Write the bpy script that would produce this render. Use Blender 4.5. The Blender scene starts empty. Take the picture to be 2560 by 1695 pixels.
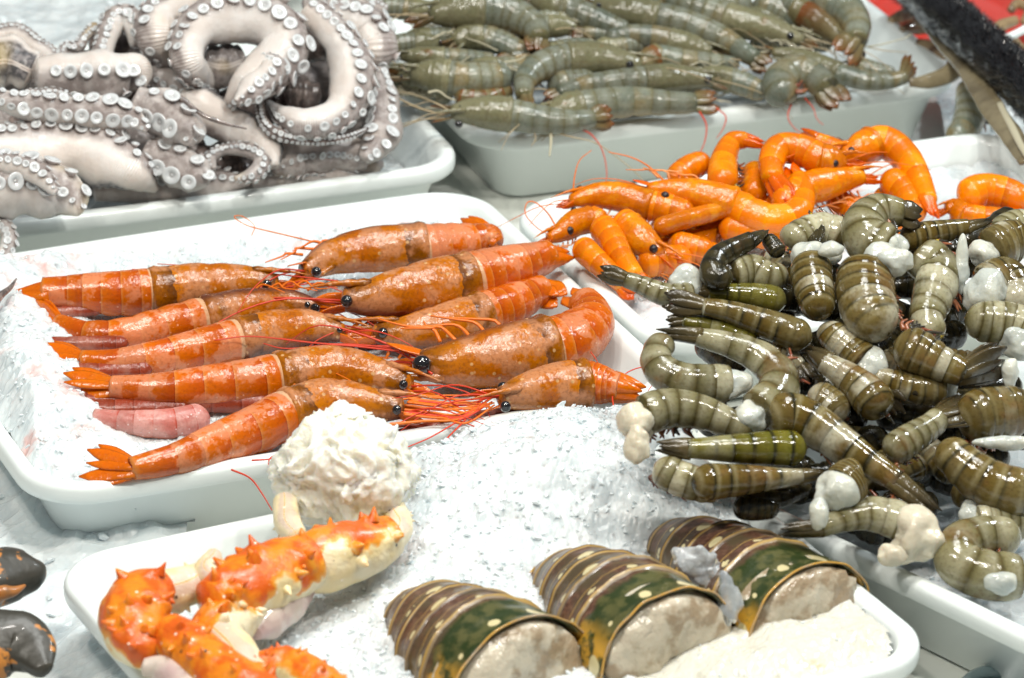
import bpy, math, random
from mathutils import Vector, Matrix, noise
R = math.radians
random.seed(7)
scene = bpy.context.scene
C = scene.collection

# ------------------------------------------------------------------ camera
W, H = 2560.0, 1695.0
PITCH, HFOV, DIST = R(23.5), R(13.0), 3.07
TARGET = Vector((0, 0, 0.07))
FWD = Vector((0, math.cos(PITCH), -math.sin(PITCH)))
UPV = Vector((0, math.sin(PITCH), math.cos(PITCH)))
RIGHT = Vector((1, 0, 0))
CAM = TARGET - FWD * DIST
FPX = W / 2 / math.tan(HFOV / 2)
cd = bpy.data.cameras.new('camera'); cam = bpy.data.objects.new('camera', cd); C.objects.link(cam)
cam.location = CAM; cam.rotation_euler = (math.pi / 2 - PITCH, 0, 0)
cd.sensor_width = 36; cd.sensor_fit = 'HORIZONTAL'; cd.angle = HFOV
cd.clip_start = 0.05; cd.clip_end = 60
cd.dof.use_dof = True; cd.dof.focus_distance = 2.98; cd.dof.aperture_fstop = 11.0
scene.camera = cam

# ------------------------------------------------------------------ light
w = bpy.data.worlds.new('World'); scene.world = w; w.use_nodes = True
w.node_tree.nodes['Background'].inputs[0].default_value = (0.88, 0.97, 1.0, 1)
w.node_tree.nodes['Background'].inputs[1].default_value = 0.20
scene.view_settings.view_transform = 'Standard'; scene.view_settings.look = 'None'
scene.view_settings.exposure = -0.60; scene.view_settings.gamma = 1.0

def area(name, loc, size, power, col, tgt=(0, 0, 0.05)):
    l = bpy.data.lights.new(name, 'AREA'); l.shape = 'DISK'; l.size = size; l.energy = power; l.color = col
    o = bpy.data.objects.new(name, l); C.objects.link(o); o.location = loc
    o.rotation_euler = (Vector(tgt) - Vector(loc)).to_track_quat('-Z', 'Y').to_euler()
    return o
area('ceiling_panel', (0.3, 0.2, 2.4), 0.7, 34, (0.97, 1.0, 0.97))
area('stall_lamp', (-0.75, -1.0, 1.75), 0.10, 17, (1.0, 0.95, 0.86))
area('stall_lamp', (-0.50, -1.05, 1.75), 0.06, 10, (1.0, 0.95, 0.86))
area('stall_lamp', (0.55, -0.85, 1.75), 0.10, 17, (1.0, 0.96, 0.88))
area('stall_lamp', (0.80, -0.80, 1.75), 0.06, 10, (1.0, 0.96, 0.88))
area('stall_lamp', (1.35, 0.55, 1.6), 0.14, 21, (0.9, 0.97, 1.0))
area('stall_lamp', (0.05, -0.4, 1.9), 0.08, 16, (1.0, 0.97, 0.92))

# ------------------------------------------------------------------ pixel -> place helpers
CROPS = {0: (0, 0, 1.0), 1: (0, 0, 2.368), 2: (900, 0, 2.368), 3: (1560, 0, 2.368), 4: (0, 500, 2.368), 5: (700, 500, 2.368),
         6: (1560, 500, 2.368), 7: (0, 1035, 2.368), 8: (800, 1035, 2.368), 9: (1560, 1035, 2.368)}
def src(c, x, y):
    a = CROPS[c]; return a[0] + x / a[2], a[1] + y / a[2]
def ray(px, py):
    return (FWD * FPX + RIGHT * (px - W / 2) - UPV * (py - H / 2)).normalized()
def on_plane(px, py, p0, n):
    d = ray(px, py); return CAM + d * ((p0 - CAM).dot(n) / d.dot(n))
def P(px, py, z): return on_plane(px, py, Vector((0, 0, z)), Vector((0, 0, 1)))
def mpp(p): return (p - CAM).dot(FWD) / FPX           # metres per photo pixel at p
class Plane:
    "a heap's sloping top: through the photo point (x, y) at height z, rising towards the back"
    def __init__(s, x, y, z, tilt, turn=22):
        s.p0 = P(x, y, z); t, a = R(tilt), R(turn)
        s.n = Vector((math.sin(t) * math.sin(a), -math.sin(t) * math.cos(a), math.cos(t)))
    def at(s, c, x, y, h=0.0):
        px, py = src(c, x, y); return on_plane(px, py, s.p0 + s.n * h, s.n)

# ------------------------------------------------------------------ object helpers
def mesh_obj(name, V, F, m, parent=None, uv=None, smooth=True, origin=None):
    me = bpy.data.meshes.new(name)
    if origin is None: origin = parent['_o'] if (parent is not None and '_o' in parent) else (0, 0, 0)
    o0 = Vector(origin)
    me.from_pydata([(v[0] - o0.x, v[1] - o0.y, v[2] - o0.z) for v in V], [], F)
    if uv:
        ul = me.uv_layers.new(name='UVMap')
        flat = []
        for l in me.loops:
            flat.extend(uv[l.vertex_index])
        ul.data.foreach_set('uv', flat)
    if smooth: me.polygons.foreach_set('use_smooth', [True] * len(me.polygons))
    me.materials.append(m)
    o = bpy.data.objects.new(name, me); C.objects.link(o)
    if parent is not None:
        o.parent = parent
        o.location = o0 - Vector(parent['_o'])
    else:
        o.location = o0
    o['_o'] = tuple(o0)
    return o
def thing(name, label, cat, loc, group=None):
    o = bpy.data.objects.new(name, None); C.objects.link(o); o.location = loc
    o.empty_display_size = 0.01
    o['_o'] = tuple(loc); o['label'] = label; o['category'] = cat
    if group: o['group'] = group
    return o
def tag(o, label=None, cat=None, group=None, kind=None):
    if label: o['label'] = label
    if cat: o['category'] = cat
    if group: o['group'] = group
    if kind: o['kind'] = kind
    return o

def catmull(P_, n, vals=None):
    P_ = [Vector(p) for p in P_]
    if len(P_) == 2: P_ = [P_[0], (P_[0] + P_[1]) / 2, P_[1]]
    Q = [P_[0] * 2 - P_[1]] + P_ + [P_[-1] * 2 - P_[-2]]
    fine = []; K = 14
    for i in range(len(P_) - 1):
        a, b, c, d = Q[i:i + 4]
        for k in range(K):
            t = k / K
            fine.append((0.5 * ((2 * b) + (c - a) * t + (2 * a - 5 * b + 4 * c - d) * t * t + (3 * b - a - 3 * c + d) * t ** 3), (i + t) / (len(P_) - 1)))
    fine.append((P_[-1].copy(), 1.0))
    L = [0]
    for i in range(1, len(fine)): L.append(L[-1] + (fine[i][0] - fine[i - 1][0]).length)
    out = []; par = []; j = 0
    for k in range(n):
        s = L[-1] * k / (n - 1)
        while j < len(L) - 2 and L[j + 1] < s: j += 1
        t = (s - L[j]) / max(1e-9, L[j + 1] - L[j])
        out.append(fine[j][0].lerp(fine[j + 1][0], t)); par.append(fine[j][1] * (1 - t) + fine[j + 1][1] * t)
    return out, par, L[-1]
def lerp_list(vals, t):
    x = t * (len(vals) - 1); i = min(int(x), len(vals) - 2); return vals[i] + (vals[i + 1] - vals[i]) * (x - i)
def frames(pts):
    out = []
    n = len(pts)
    for i, p in enumerate(pts):
        T = (pts[min(i + 1, n - 1)] - pts[max(i - 1, 0)]).normalized()
        c = (CAM0 - p).normalized()
        N = (c - T * c.dot(T))
        N = N.normalized() if N.length > 0.15 else (UPV - T * UPV.dot(T)).normalized()
        out.append((T, N, N.cross(T)))
    return out
CAM0 = Vector((0, -2.6, 1.7))     # a fixed reference from which the cross-sections are turned

def loft(pts, fr, rad, nside, caps=True, useg=None, v0=0.0):
    """rad(i, th) -> (a, b) scale along N and S; returns V, F, uv"""
    V = []; F = []; UV = []
    n = len(pts)
    for i in range(n):
        T, N, S = fr[i]
        for k in range(nside):
            th = 2 * math.pi * k / nside
            a, b = rad(i, th)
            V.append(pts[i] + N * (a * math.cos(th)) + S * (b * math.sin(th)))
            vv = ((th - v0) / (2 * math.pi) + 0.5) % 1.0
            UV.append(((useg[i] if useg else i / (n - 1)), vv))
    for i in range(n - 1):
        for k in range(nside):
            a = i * nside + k; b = i * nside + (k + 1) % nside
            F.append((a, b, b + nside, a + nside))
    if caps:
        V.append(pts[0] - fr[0][0] * (V[0] - pts[0]).length * 0.35); UV.append((useg[0] if useg else 0, 0.5)); c0 = len(V) - 1
        V.append(pts[-1] + fr[-1][0] * (V[(n - 1) * nside] - pts[-1]).length * 0.35); UV.append((useg[-1] if useg else 1, 0.5)); c1 = len(V) - 1
        for k in range(nside):
            F.append((c0, (k + 1) % nside, k)); F.append((c1, (n - 1) * nside + k, (n - 1) * nside + (k + 1) % nside))
    return V, F, UV

def wire(name, pts, r, m, parent=None, n=24, r1=None, side=5, kind=None):
    q, par, L = catmull(pts, n); fr = frames(q); r1 = r * 0.35 if r1 is None else r1
    V, F, UV = loft(q, fr, lambda i, th: (r + (r1 - r) * i / (n - 1),) * 2, side)
    if parent is None:
        return mesh_obj(name, V, F, m, None, UV, origin=q[0])
    return mesh_obj(name, V, F, m, parent, UV)

def blob(name, c, ax, m, parent=None, sub=4, amp=0.2, sc=60, seed=0, fine=0.0, fsc=250, origin=None, rough=None):
    import bmesh
    bm = bmesh.new(); bmesh.ops.create_icosphere(bm, subdivisions=sub, radius=1)
    V = []; s = Vector((seed * 3.1, seed * 1.7, seed * 0.9))
    for v in bm.verts:
        d = v.co.normalized(); p = Vector((0, 0, 0))
        for k in range(3): p += ax[k] * d[k]
        q = p * sc + s
        f = 1 + amp * noise.noise(q) + amp * 0.5 * noise.noise(q * 2.1)
        if fine: f += fine * (abs(noise.noise(p * fsc + s)) * 2 - 0.5) + fine * 0.5 * noise.noise(p * fsc * 2.3 + s)
        V.append(Vector(c) + p * f)
    F = [tuple(v.index for v in f.verts) for f in bm.faces]
    bm.free()
    return mesh_obj(name, V, F, m, parent, None, origin=origin)

def leaf(V, F, UV, base, dir_, side, up, L, wd, th=0.0006, bend=0.0, pt=False):
    "one thin blade of a tail fan"
    n = 7; o = len(V)
    for i in range(n):
        t = i / (n - 1)
        w_ = wd * (0.50 + 0.50 * math.sin(math.pi * min(1, t * 0.62 + 0.12))) * (1 if t < 0.6 else (1 - ((t - .6) / .4) ** 1.7 * .85))
        if pt: w_ = wd * (1 - t ** 1.6 * .93)
        c = base + dir_ * (L * t) + up * (bend * math.sin(t * 1.6))
        for k in range(8):
            a = 2 * math.pi * k / 8
            V.append(c + side * (w_ * math.cos(a)) + up * ((w_ * .8 if pt else max(th, th * 2.5 * (1 - t))) * math.sin(a)))
            UV.append((t, 0.5 + 0.4 * math.cos(a)))
    for i in range(n - 1):
        for k in range(8):
            a = o + i * 8 + k; b = o + i * 8 + (k + 1) % 8
            F.append((a, b, b + 8, a + 8))
    F.append(tuple(o + (n - 1) * 8 + k for k in range(8)))
    F.append(tuple(o + 7 - k for k in range(8)))

# ------------------------------------------------------------------ materials
class NT:
    def __init__(s, name):
        s.m = bpy.data.materials.new(name); s.m.use_nodes = True; s.t = s.m.node_tree
        s.b = s.t.nodes['Principled BSDF']
    def n(s, typ, **kw):
        nd = s.t.nodes.new(typ)
        for k, v in kw.items():
            if k.startswith('i_'):
                key = k[2:]; key = int(key) if key.isdigit() else key.replace('_', ' ')
                s.put(nd.inputs[key], v)
            else: setattr(nd, k, v)
        return nd
    def put(s, inp, v):
        if isinstance(v, bpy.types.NodeSocket): s.t.links.new(v, inp)
        elif isinstance(v, (tuple, list)): inp.default_value = (tuple(v) + (1,))[:len(inp.default_value)] if len(v) == 3 and len(inp.default_value) == 4 else v
        else: inp.default_value = v
    def math(s, op, a, b=0.5, c=None, clamp=False):
        nd = s.t.nodes.new('ShaderNodeMath'); nd.operation = op; nd.use_clamp = clamp
        s.put(nd.inputs[0], a); s.put(nd.inputs[1], b)
        if c is not None: s.put(nd.inputs[2], c)
        return nd.outputs[0]
    def mix(s, f, a, b, mode='MIX'):
        nd = s.t.nodes.new('ShaderNodeMix'); nd.data_type = 'RGBA'; nd.blend_type = mode
        s.put(nd.inputs[0], f); s.put(nd.inputs[6], a); s.put(nd.inputs[7], b)
        return nd.outputs[2]
    def ramp(s, f, stops):
        nd = s.t.nodes.new('ShaderNodeValToRGB'); cr = nd.color_ramp
        while len(cr.elements) < len(stops): cr.elements.new(0.5)
        for e, (p, c) in zip(cr.elements, stops):
            e.position = p; e.color = tuple(c) + (1,) if len(c) == 3 else c
        s.put(nd.inputs[0], f); return nd.outputs[0]
    def step(s, x, lo, hi):
        nd = s.t.nodes.new('ShaderNodeMapRange'); nd.interpolation_type = 'SMOOTHSTEP'
        s.put(nd.inputs[0], x); nd.inputs[1].default_value = lo; nd.inputs[2].default_value = hi
        return nd.outputs[0]
    def noise(s, scale, detail=3, vec=None, rough=0.55, dist=0.0):
        nd = s.t.nodes.new('ShaderNodeTexNoise'); nd.inputs['Scale'].default_value = scale
        nd.inputs['Detail'].default_value = detail; nd.inputs['Roughness'].default_value = rough; nd.inputs['Distortion'].default_value = dist
        s.put(nd.inputs['Vector'], vec if vec is not None else s.geo())
        return nd.outputs[0]
    def vor(s, scale, feature='F1', vec=None):
        nd = s.t.nodes.new('ShaderNodeTexVoronoi'); nd.feature = feature; nd.inputs['Scale'].default_value = scale
        s.put(nd.inputs['Vector'], vec if vec is not None else s.geo())
        return nd.outputs['Distance']
    def geo(s):
        if not hasattr(s, '_g'):
            s._g = s.t.nodes.new('ShaderNodeNewGeometry').outputs['Position']
        return s._g
    def uv(s):
        if not hasattr(s, '_u'):
            u = s.t.nodes.new('ShaderNodeUVMap'); sp = s.t.nodes.new('ShaderNodeSeparateXYZ')
            s.t.links.new(u.outputs[0], sp.inputs[0]); s._u = (sp.outputs[0], sp.outputs[1], u.outputs[0])
        return s._u
    def obc(s):
        if not hasattr(s, '_c'):
            oi = s.t.nodes.new('ShaderNodeObjectInfo'); sp = s.t.nodes.new('ShaderNodeSeparateColor')
            s.t.links.new(oi.outputs['Color'], sp.inputs[0]); s._c = (sp.outputs[0], sp.outputs[1], sp.outputs[2])
        return s._c
    def bump(s, h, strength=0.3, dist=0.001, prev=None):
        nd = s.t.nodes.new('ShaderNodeBump'); nd.inputs['Strength'].default_value = strength; nd.inputs['Distance'].default_value = dist
        s.put(nd.inputs['Height'], h)
        if prev is not None: s.t.links.new(prev, nd.inputs['Normal'])
        return nd.outputs[0]
    def out(s, col, rough=0.3, nrm=None, sss=0.0, rad=(0.004, 0.002, 0.001), coat=0.0, spec=0.5, trans=0.0, ior=1.45, metal=0.0, coatr=0.05, alpha=None):
        b = s.b
        s.put(b.inputs['Base Color'], col); s.put(b.inputs['Roughness'], rough)
        b.inputs['IOR'].default_value = ior; b.inputs['Metallic'].default_value = metal
        b.inputs['Specular IOR Level'].default_value = spec
        s.put(b.inputs['Transmission Weight'], trans)
        if sss:
            b.inputs['Subsurface Weight'].default_value = sss; b.inputs['Subsurface Radius'].default_value = rad; b.inputs['Subsurface Scale'].default_value = 1.0
        if coat:
            b.inputs['Coat Weight'].default_value = coat; b.inputs['Coat Roughness'].default_value = coatr
        if nrm is not None: s.t.links.new(nrm, b.inputs['Normal'])
        return s.m

def shell_mat(name, stops, patch, pth, psc, fleck, ventral, rough=0.22, sss=0.12, wob=0.12, line=None, fine=0.35, ven=(0.34, 0.5), weak=None, fleckth=(0.16, 0.08), fscale=140, pamt=0.85, coat=0.6, collar=None, segpatch=None, bs=1.0):
    k = NT(name); u, v, uvv = k.uv(); r, g, b = k.obc()
    n1 = k.noise(90, 3); n2 = k.noise(psc, 4, rough=0.6); n3 = k.noise(420, 2)
    wu = k.math('ADD', u, k.math('MULTIPLY', k.math('SUBTRACT', n1, 0.5), wob))
    fr = k.math('FRACT', wu, 0)
    col = k.ramp(fr, stops)
    if weak is not None:
        col = k.mix(k.math('MULTIPLY', g, k.step(k.noise(38, 2), 0.35, 0.6)), col, weak)
    col = k.mix(k.math('MULTIPLY', k.step(n2, pth[0], pth[1]), pamt), col, patch)
    wn = k.n('ShaderNodeTexWhiteNoise'); wn.noise_dimensions = '2D'
    cmb = k.n('ShaderNodeCombineXYZ'); k.put(cmb.inputs[0], k.math('FLOOR', wu, 0)); k.put(cmb.inputs[1], k.math('MULTIPLY', r, 37.0)); k.put(wn.inputs['Vector'], cmb.outputs[0])
    sv = wn.outputs['Value']
    if segpatch is not None: col = k.mix(k.math('MULTIPLY', k.step(sv, .55, .95), k.math('MULTIPLY', k.step(k.noise(50, 3), .35, .6), .8)), col, segpatch)
    vd = k.math('ABSOLUTE', k.math('SUBTRACT', v, 0.5))
    col = k.mix(k.step(vd, ven[0], ven[1]), col, ventral)
    if collar is not None: col = k.mix(k.math('MULTIPLY', k.step(wu, .50, .40), .8), col, collar)
    col = k.mix(1.0, col, k.mix(sv, (.78, .78, .78), (1.12, 1.12, 1.12)), 'MULTIPLY')
    if fleck:
        col = k.mix(k.math('MULTIPLY', k.step(k.vor(fscale), fleckth[0], fleckth[1]), 0.8), col, fleck)
    col = k.mix(k.math('MULTIPLY', k.step(n3, 0.45, 0.75), fine), col, k.mix(1.0, col, (0.55, 0.5, 0.45), 'MULTIPLY'))
    br = k.math('ADD', k.math('MULTIPLY', r, 0.5), 0.75)
    hs = k.n('ShaderNodeHueSaturation'); k.put(hs.inputs['Color'], col); k.put(hs.inputs['Value'], k.math('MULTIPLY', br, .92)); hs.inputs['Saturation'].default_value = 1.10; col = hs.outputs[0]
    nb = k.bump(k.noise(260, 3), 0.40 * bs, 0.0012)
    nb = k.bump(k.noise(70, 2), 0.42 * bs, 0.003, nb)
    return k.out(col, k.math('ADD', k.math('MULTIPLY', n3, 0.2), rough - 0.1), nb, sss, (0.006, 0.003, 0.0015), 0.0, spec=.62)

M = {}
# red prawns
M['red_abd'] = shell_mat('red_prawn_shell', [(0, (.30, .03, .006)), (.035, (.50, .085, .014)), (.5, (.58, .125, .022)), (.86, (.62, .17, .05)), (1, (.66, .26, .10))],
    (.74, .32, .19), (.46, .55), 48, (.80, .42, .27), (.50, .12, .02), wob=.08, pamt=.75, fscale=150, fleckth=(.13, .07), collar=(.72, .50, .32), fine=.4)
M['red_head'] = shell_mat('red_prawn_head', [(0, (.15, .055, .02)), (.14, (.34, .12, .025)), (.3, (.52, .17, .022)), (.6, (.47, .125, .014)), (.8, (.52, .16, .025)), (1, (.56, .20, .05))],
    (.60, .29, .16), (.45, .58), 48, (.70, .45, .24), (.13, .05, .035), wob=.22, pamt=.85, fscale=120, fleckth=(.2, .1), ven=(.24, .40), fine=.8, rough=.24, segpatch=(.12, .06, .04))
M['red_fan'] = shell_mat('red_prawn_fan', [(0, (.60, .13, .012)), (.5, (.70, .14, .006)), (.97, (.72, .15, .008)), (1, (.72, .15, .008))], (.70, .22, .06), (.5, .65), 60, None, (.75, .16, .01), pamt=.5)
M['frost_abd'] = shell_mat('frosted_prawn_shell', [(0, (.45, .06, .03)), (.08, (.55, .19, .16)), (.6, (.58, .23, .2)), (1, (.58, .28, .25))],
    (.70, .40, .36), (.42, .6), 60, (.85, .7, .68), (.48, .11, .04), rough=.35, pamt=.8, fscale=220, coat=.2)
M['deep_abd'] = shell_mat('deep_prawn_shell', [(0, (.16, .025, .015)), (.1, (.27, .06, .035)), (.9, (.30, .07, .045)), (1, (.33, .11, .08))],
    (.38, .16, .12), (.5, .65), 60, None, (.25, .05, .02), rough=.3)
# cooked orange shrimps
M['ora_abd'] = shell_mat('cooked_shrimp_shell', [(0, (.74, .17, .008)), (.04, (.80, .18, .002)), (.6, (.84, .205, .002)), (.9, (.86, .24, .006)), (1, (.88, .34, .05))],
    (.86, .24, .025), (.55, .7), 45, None, (.84, .34, .13), wob=.05, pamt=.6, fine=.12, rough=.24, sss=.2, segpatch=(.90, .38, .12))
M['ora_head'] = shell_mat('cooked_shrimp_head', [(0, (.66, .17, .010)), (1, (.68, .18, .008))],
    (.76, .33, .09), (.48, .62), 75, None, (.60, .2, .06), wob=.3, pamt=.8, fine=.4)
M['ora_fan'] = shell_mat('cooked_shrimp_fan', [(0, (.8, .16, .008)), (.97, (.68, .08, .004)), (1, (.68, .08, .004))], (.8, .22, .03), (.55, .7), 70, None, (.8, .18, .015))
# raw grey shrimps
M['gry_abd'] = shell_mat('grey_shrimp_shell', [(0, (.075, .068, .04)), (.04, (.20, .205, .15)), (.5, (.25, .265, .215)), (.88, (.19, .19, .13)), (1, (.16, .15, .08))],
    (.14, .17, .14), (.48, .66), 30, (.10, .09, .07), (.30, .23, .12), wob=.06, pamt=.7, fine=.6, rough=.18, sss=.1, fscale=260, fleckth=(.10, .05), segpatch=(.22, .17, .085), coat=.9, ven=(.28, .46))
M['gry_head'] = shell_mat('grey_shrimp_head', [(0, (.21, .20, .125)), (1, (.19, .185, .11))],
    (.20, .09, .035), (.60, .72), 42, None, (.30, .24, .13), wob=.3, pamt=.8, fine=.6, rough=.18, coat=.9)
M['gry_fan'] = shell_mat('grey_shrimp_fan', [(0, (.2, .18, .10)), (.6, (.17, .12, .06)), (.97, (.2, .08, .035)), (1, (.2, .08, .035))], (.2, .18, .10), (.55, .7), 60, None, (.2, .14, .08))
# tiger prawns
M['tig_abd'] = shell_mat('tiger_prawn_shell', [(0, (.02, .017, .007)), (.055, (.03, .024, .009)), (.12, (.15, .12, .05)), (.28, (.26, .22, .12)), (.46, (.14, .10, .03)), (.84, (.12, .08, .024)), (.95, (.05, .038, .012)), (1, (.02, .017, .007))],
    (.22, .13, .055), (.54, .66), 30, None, (.27, .21, .12), wob=.10, weak=(.17, .135, .06), pamt=.6, fine=.65, rough=.13, bs=.6, sss=.22, coat=1, segpatch=(.50, .48, .38))
M['tig_green'] = shell_mat('green_tiger_shell', [(0, (.018, .018, .005)), (.06, (.03, .028, .007)), (.14, (.12, .115, .02)), (.4, (.17, .155, .035)), (.84, (.125, .11, .018)), (.95, (.045, .04, .01)), (1, (.018, .018, .005))],
    (.20, .17, .06), (.56, .7), 30, None, (.22, .20, .09), wob=.08, weak=(.13, .115, .028), pamt=.5, fine=.5, rough=.13, bs=.6, sss=.22, coat=1, segpatch=(.36, .35, .24))
M['tig_pale'] = shell_mat('pale_tiger_shell', [(0, (.10, .08, .035)), (.05, (.13, .11, .05)), (.3, (.32, .30, .20)), (.8, (.21, .19, .10)), (1, (.08, .065, .025))],
    (.17, .10, .04), (.54, .68), 30, None, (.32, .25, .16), wob=.10, pamt=.7, fine=.6, rough=.13, bs=.6, sss=.22, coat=1, segpatch=(.50, .48, .36))
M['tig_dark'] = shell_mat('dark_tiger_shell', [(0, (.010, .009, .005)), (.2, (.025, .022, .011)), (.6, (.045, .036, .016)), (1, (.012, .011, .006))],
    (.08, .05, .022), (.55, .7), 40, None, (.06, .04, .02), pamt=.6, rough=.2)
M['tig_fan'] = shell_mat('tiger_prawn_fan', [(0, (.13, .10, .045)), (.5, (.075, .058, .028)), (.97, (.03, .024, .014)), (1, (.03, .024, .014))], (.17, .13, .07), (.56, .7), 70, None, (.10, .075, .035), pamt=.7)

def simple(name, col, rough=.3, sss=0, coat=0, bs=None, bstr=.3, bd=.001, vary=None, vs=40, rad=(.006, .004, .003), trans=0.0, ior=1.45, metal=0.0, spec=.5, vth=(.4, .65)):
    k = NT(name); c = col
    if vary: c = k.mix(k.step(k.noise(vs, 4), vth[0], vth[1]), col, vary)
    nb = k.bump(k.noise(bs, 3), bstr, bd) if bs else None
    return k.out(c, rough, nb, sss, rad, coat, trans=trans, ior=ior, metal=metal, spec=spec)
M['eye'] = simple('prawn_eye', (.012, .012, .014), .08, coat=1, bs=500, bstr=.2)
M['eye_ora'] = simple('cooked_eye', (.02, .012, .016), .3, bs=900, bstr=.3)
M['flesh'] = simple('raw_shrimp_flesh', (.58, .59, .52), .16, .6, .2, 120, .5, .003, (.46, .49, .46), 45, rad=(.006, .005, .004))
M['flesh_warm'] = simple('cream_shrimp_flesh', (.66, .61, .48), .16, .6, .2, 120, .5, .003, (.58, .53, .42), 45)
M['feeler_red'] = simple('red_feeler', (.62, .05, .02), .35)
M['feeler_ora'] = simple('orange_feeler', (.75, .16, .01), .35)
M['feeler_tan'] = simple('tan_feeler', (.42, .33, .2), .35)
M['leg_pale'] = simple('pale_leg', (.50, .46, .33), .3, coat=.4)
M['leg_red'] = simple('red_brown_leg', (.20, .05, .022), .22, coat=.7, vary=(.32, .12, .05), vs=90)
M['leg_dark'] = simple('dark_leg', (.035, .03, .02), .2, coat=.7, vary=(.45, .33, .03), vs=160, vth=(.62, .66))
M['leg_ora'] = simple('orange_leg', (.80, .22, .03), .3, coat=.4, vary=(.85, .38, .14), vs=120)
M['white_plastic'] = simple('white_tray_plastic', (.83, .89, .88), .30, .0, .15, 500, .04, .0004)
M['counter'] = simple('counter_surface', (.70, .72, .67), .35, bs=30, bstr=.05, vary=(.66, .68, .64), vs=8)

def ice_mat(name, tint=(.63, .69, .71), stain=None, sth=(.55, .7), ssc=14, tr=0.0):
    k = NT(name)
    n = k.noise(45, 4)
    c = k.mix(k.step(n, .35, .7), tint, (min(1, tint[0] + .1), min(1, tint[1] + .08), min(1, tint[2] + .07)))
    if stain: c = k.mix(k.math('MULTIPLY', k.step(k.noise(ssc, 4, rough=.65), sth[0], sth[1]), .8), c, stain)
    nb = k.bump(k.vor(150), .30, .0025)
    nb = k.bump(k.noise(300, 3), .3, .001, nb)
    k.t.nodes
    return k.out(c, k.math('ADD', k.math('MULTIPLY', n, .3), .08), nb, .6, (.012, .014, .015), .1, trans=tr, ior=1.31)
M['ice'] = ice_mat('crushed_ice')
M['ice_pink'] = ice_mat('pink_stained_ice', stain=(.72, .40, .36), sth=(.55, .72), ssc=22)
M['ice_chip'] = simple('ice_chip', (.72, .78, .80), .2, 0, 0, 300, .2, .001)
M['slush'] = simple('creamy_slush', (.66, .65, .57), .18, .4, .2, 90, .45, .003, (.56, .49, .30), 26, vth=(.62, .76), rad=(.01, .009, .006))

# octopus skin : u along, v=.5 on the sucker side
k = NT('octopus_skin'); u, v, _ = k.uv(); r, g, b = k.obc()
vd = k.math('ABSOLUTE', k.math('SUBTRACT', v, .5))
pale = k.mix(k.step(k.noise(30, 3), .35, .65), (.68, .61, .56), (.76, .72, .69))
grey = k.mix(k.step(k.noise(120, 4), .4, .62), (.31, .265, .25), (.48, .43, .41))
dark = k.mix(k.step(k.noise(260, 3), .42, .6), (.09, .085, .09), (.25, .23, .23))
c = k.mix(k.step(vd, .06, .15), grey, pale)
c = k.mix(k.step(k.math('ADD', vd, k.math('MULTIPLY', k.noise(60, 3), .08)), .36, .44), c, dark)
c = k.mix(k.math('MULTIPLY', g, .8), c, grey)
c = k.mix(k.math('MULTIPLY', k.step(k.noise(16, 2), .62, .75), .45), c, (.55, .40, .14))
hs = k.n('ShaderNodeHueSaturation'); k.put(hs.inputs['Color'], c); k.put(hs.inputs['Value'], k.math('ADD', k.math('MULTIPLY', r, .4), .8))
wv = k.n('ShaderNodeTexWave'); wv.inputs['Scale'].default_value = 1.0; wv.inputs['Distortion'].default_value = 1.5
mp = k.n('ShaderNodeMapping'); k.put(mp.inputs[0], _); mp.inputs['Scale'].default_value = (9, 0.2, 1); k.put(wv.inputs[0], mp.outputs[0])
nb = k.bump(wv.outputs[1], .35, .002); nb = k.bump(k.noise(140, 3), .3, .0015, nb)
nb = k.bump(k.noise(420, 2), .3, .0008, nb)
M['octo'] = k.out(hs.outputs[0], .22, nb, .3, (.008, .006, .005), .0, spec=.7)
k = NT('octopus_sucker'); u, v, _ = k.uv()
c = k.ramp(u, [(0, (.36, .29, .27)), (.32, (.50, .46, .45)), (.5, (.66, .68, .69)), (.72, (.60, .62, .63)), (.80, (.46, .45, .45)), (1, (.62, .64, .65))])
M['sucker'] = k.out(c, .2, None, .2, (.004, .004, .004), .7)
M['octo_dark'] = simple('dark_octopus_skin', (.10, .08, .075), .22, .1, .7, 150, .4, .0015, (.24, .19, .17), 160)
# crab shell: v .5 = orange back
k = NT('king_crab_shell'); u, v, _ = k.uv(); r, g, b = k.obc()
vd = k.math('ABSOLUTE', k.math('SUBTRACT', v, .5))
vd = k.math('ADD', vd, k.math('MULTIPLY', k.math('SUBTRACT', k.noise(42, 4), .5), .42))
vd = k.math('SUBTRACT', vd, k.math('MULTIPLY', g, .16))
org = k.mix(k.step(k.noise(60, 3), .4, .62), (.66, .11, .006), (.78, .24, .012))
yel = k.mix(k.step(k.noise(35, 3), .4, .6), (.80, .66, .36), (.82, .74, .52))
c = k.mix(k.step(vd, .10, .15), org, (.80, .33, .03)); c = k.mix(k.step(vd, .14, .18), c, yel)
c = k.mix(k.math('MULTIPLY', k.step(vd, .38, .46), .6), c, (.56, .42, .40))
c = k.mix(k.step(k.vor(105), .12, .07), c, (.93, .82, .66))
c = k.mix(k.math('MULTIPLY', k.step(k.vor(63), .09, .05), b), c, (.08, .05, .02))
nb = k.bump(k.noise(110, 4), .5, .003)
nb = k.bump(k.noise(320, 3), .4, .0012, nb)
M['crab'] = k.out(c, k.math('ADD', k.math('MULTIPLY', k.noise(70, 3), .4), .15), nb, .12, (.005, .003, .002), .25, coatr=.2)
k = NT('crab_meat')
n = k.noise(70, 5, rough=.7, dist=1.5)
c = k.ramp(n, [(0, (.66, .52, .26)), (.34, (.80, .74, .54)), (.45, (.88, .87, .77)), (1, (.90, .91, .86))])
nb = k.bump(n, .45, .004); nb = k.bump(k.noise(400, 3), .4, .001, nb)
M['meat'] = k.out(c, .32, nb, .45, (.006, .005, .003), .3)
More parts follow.
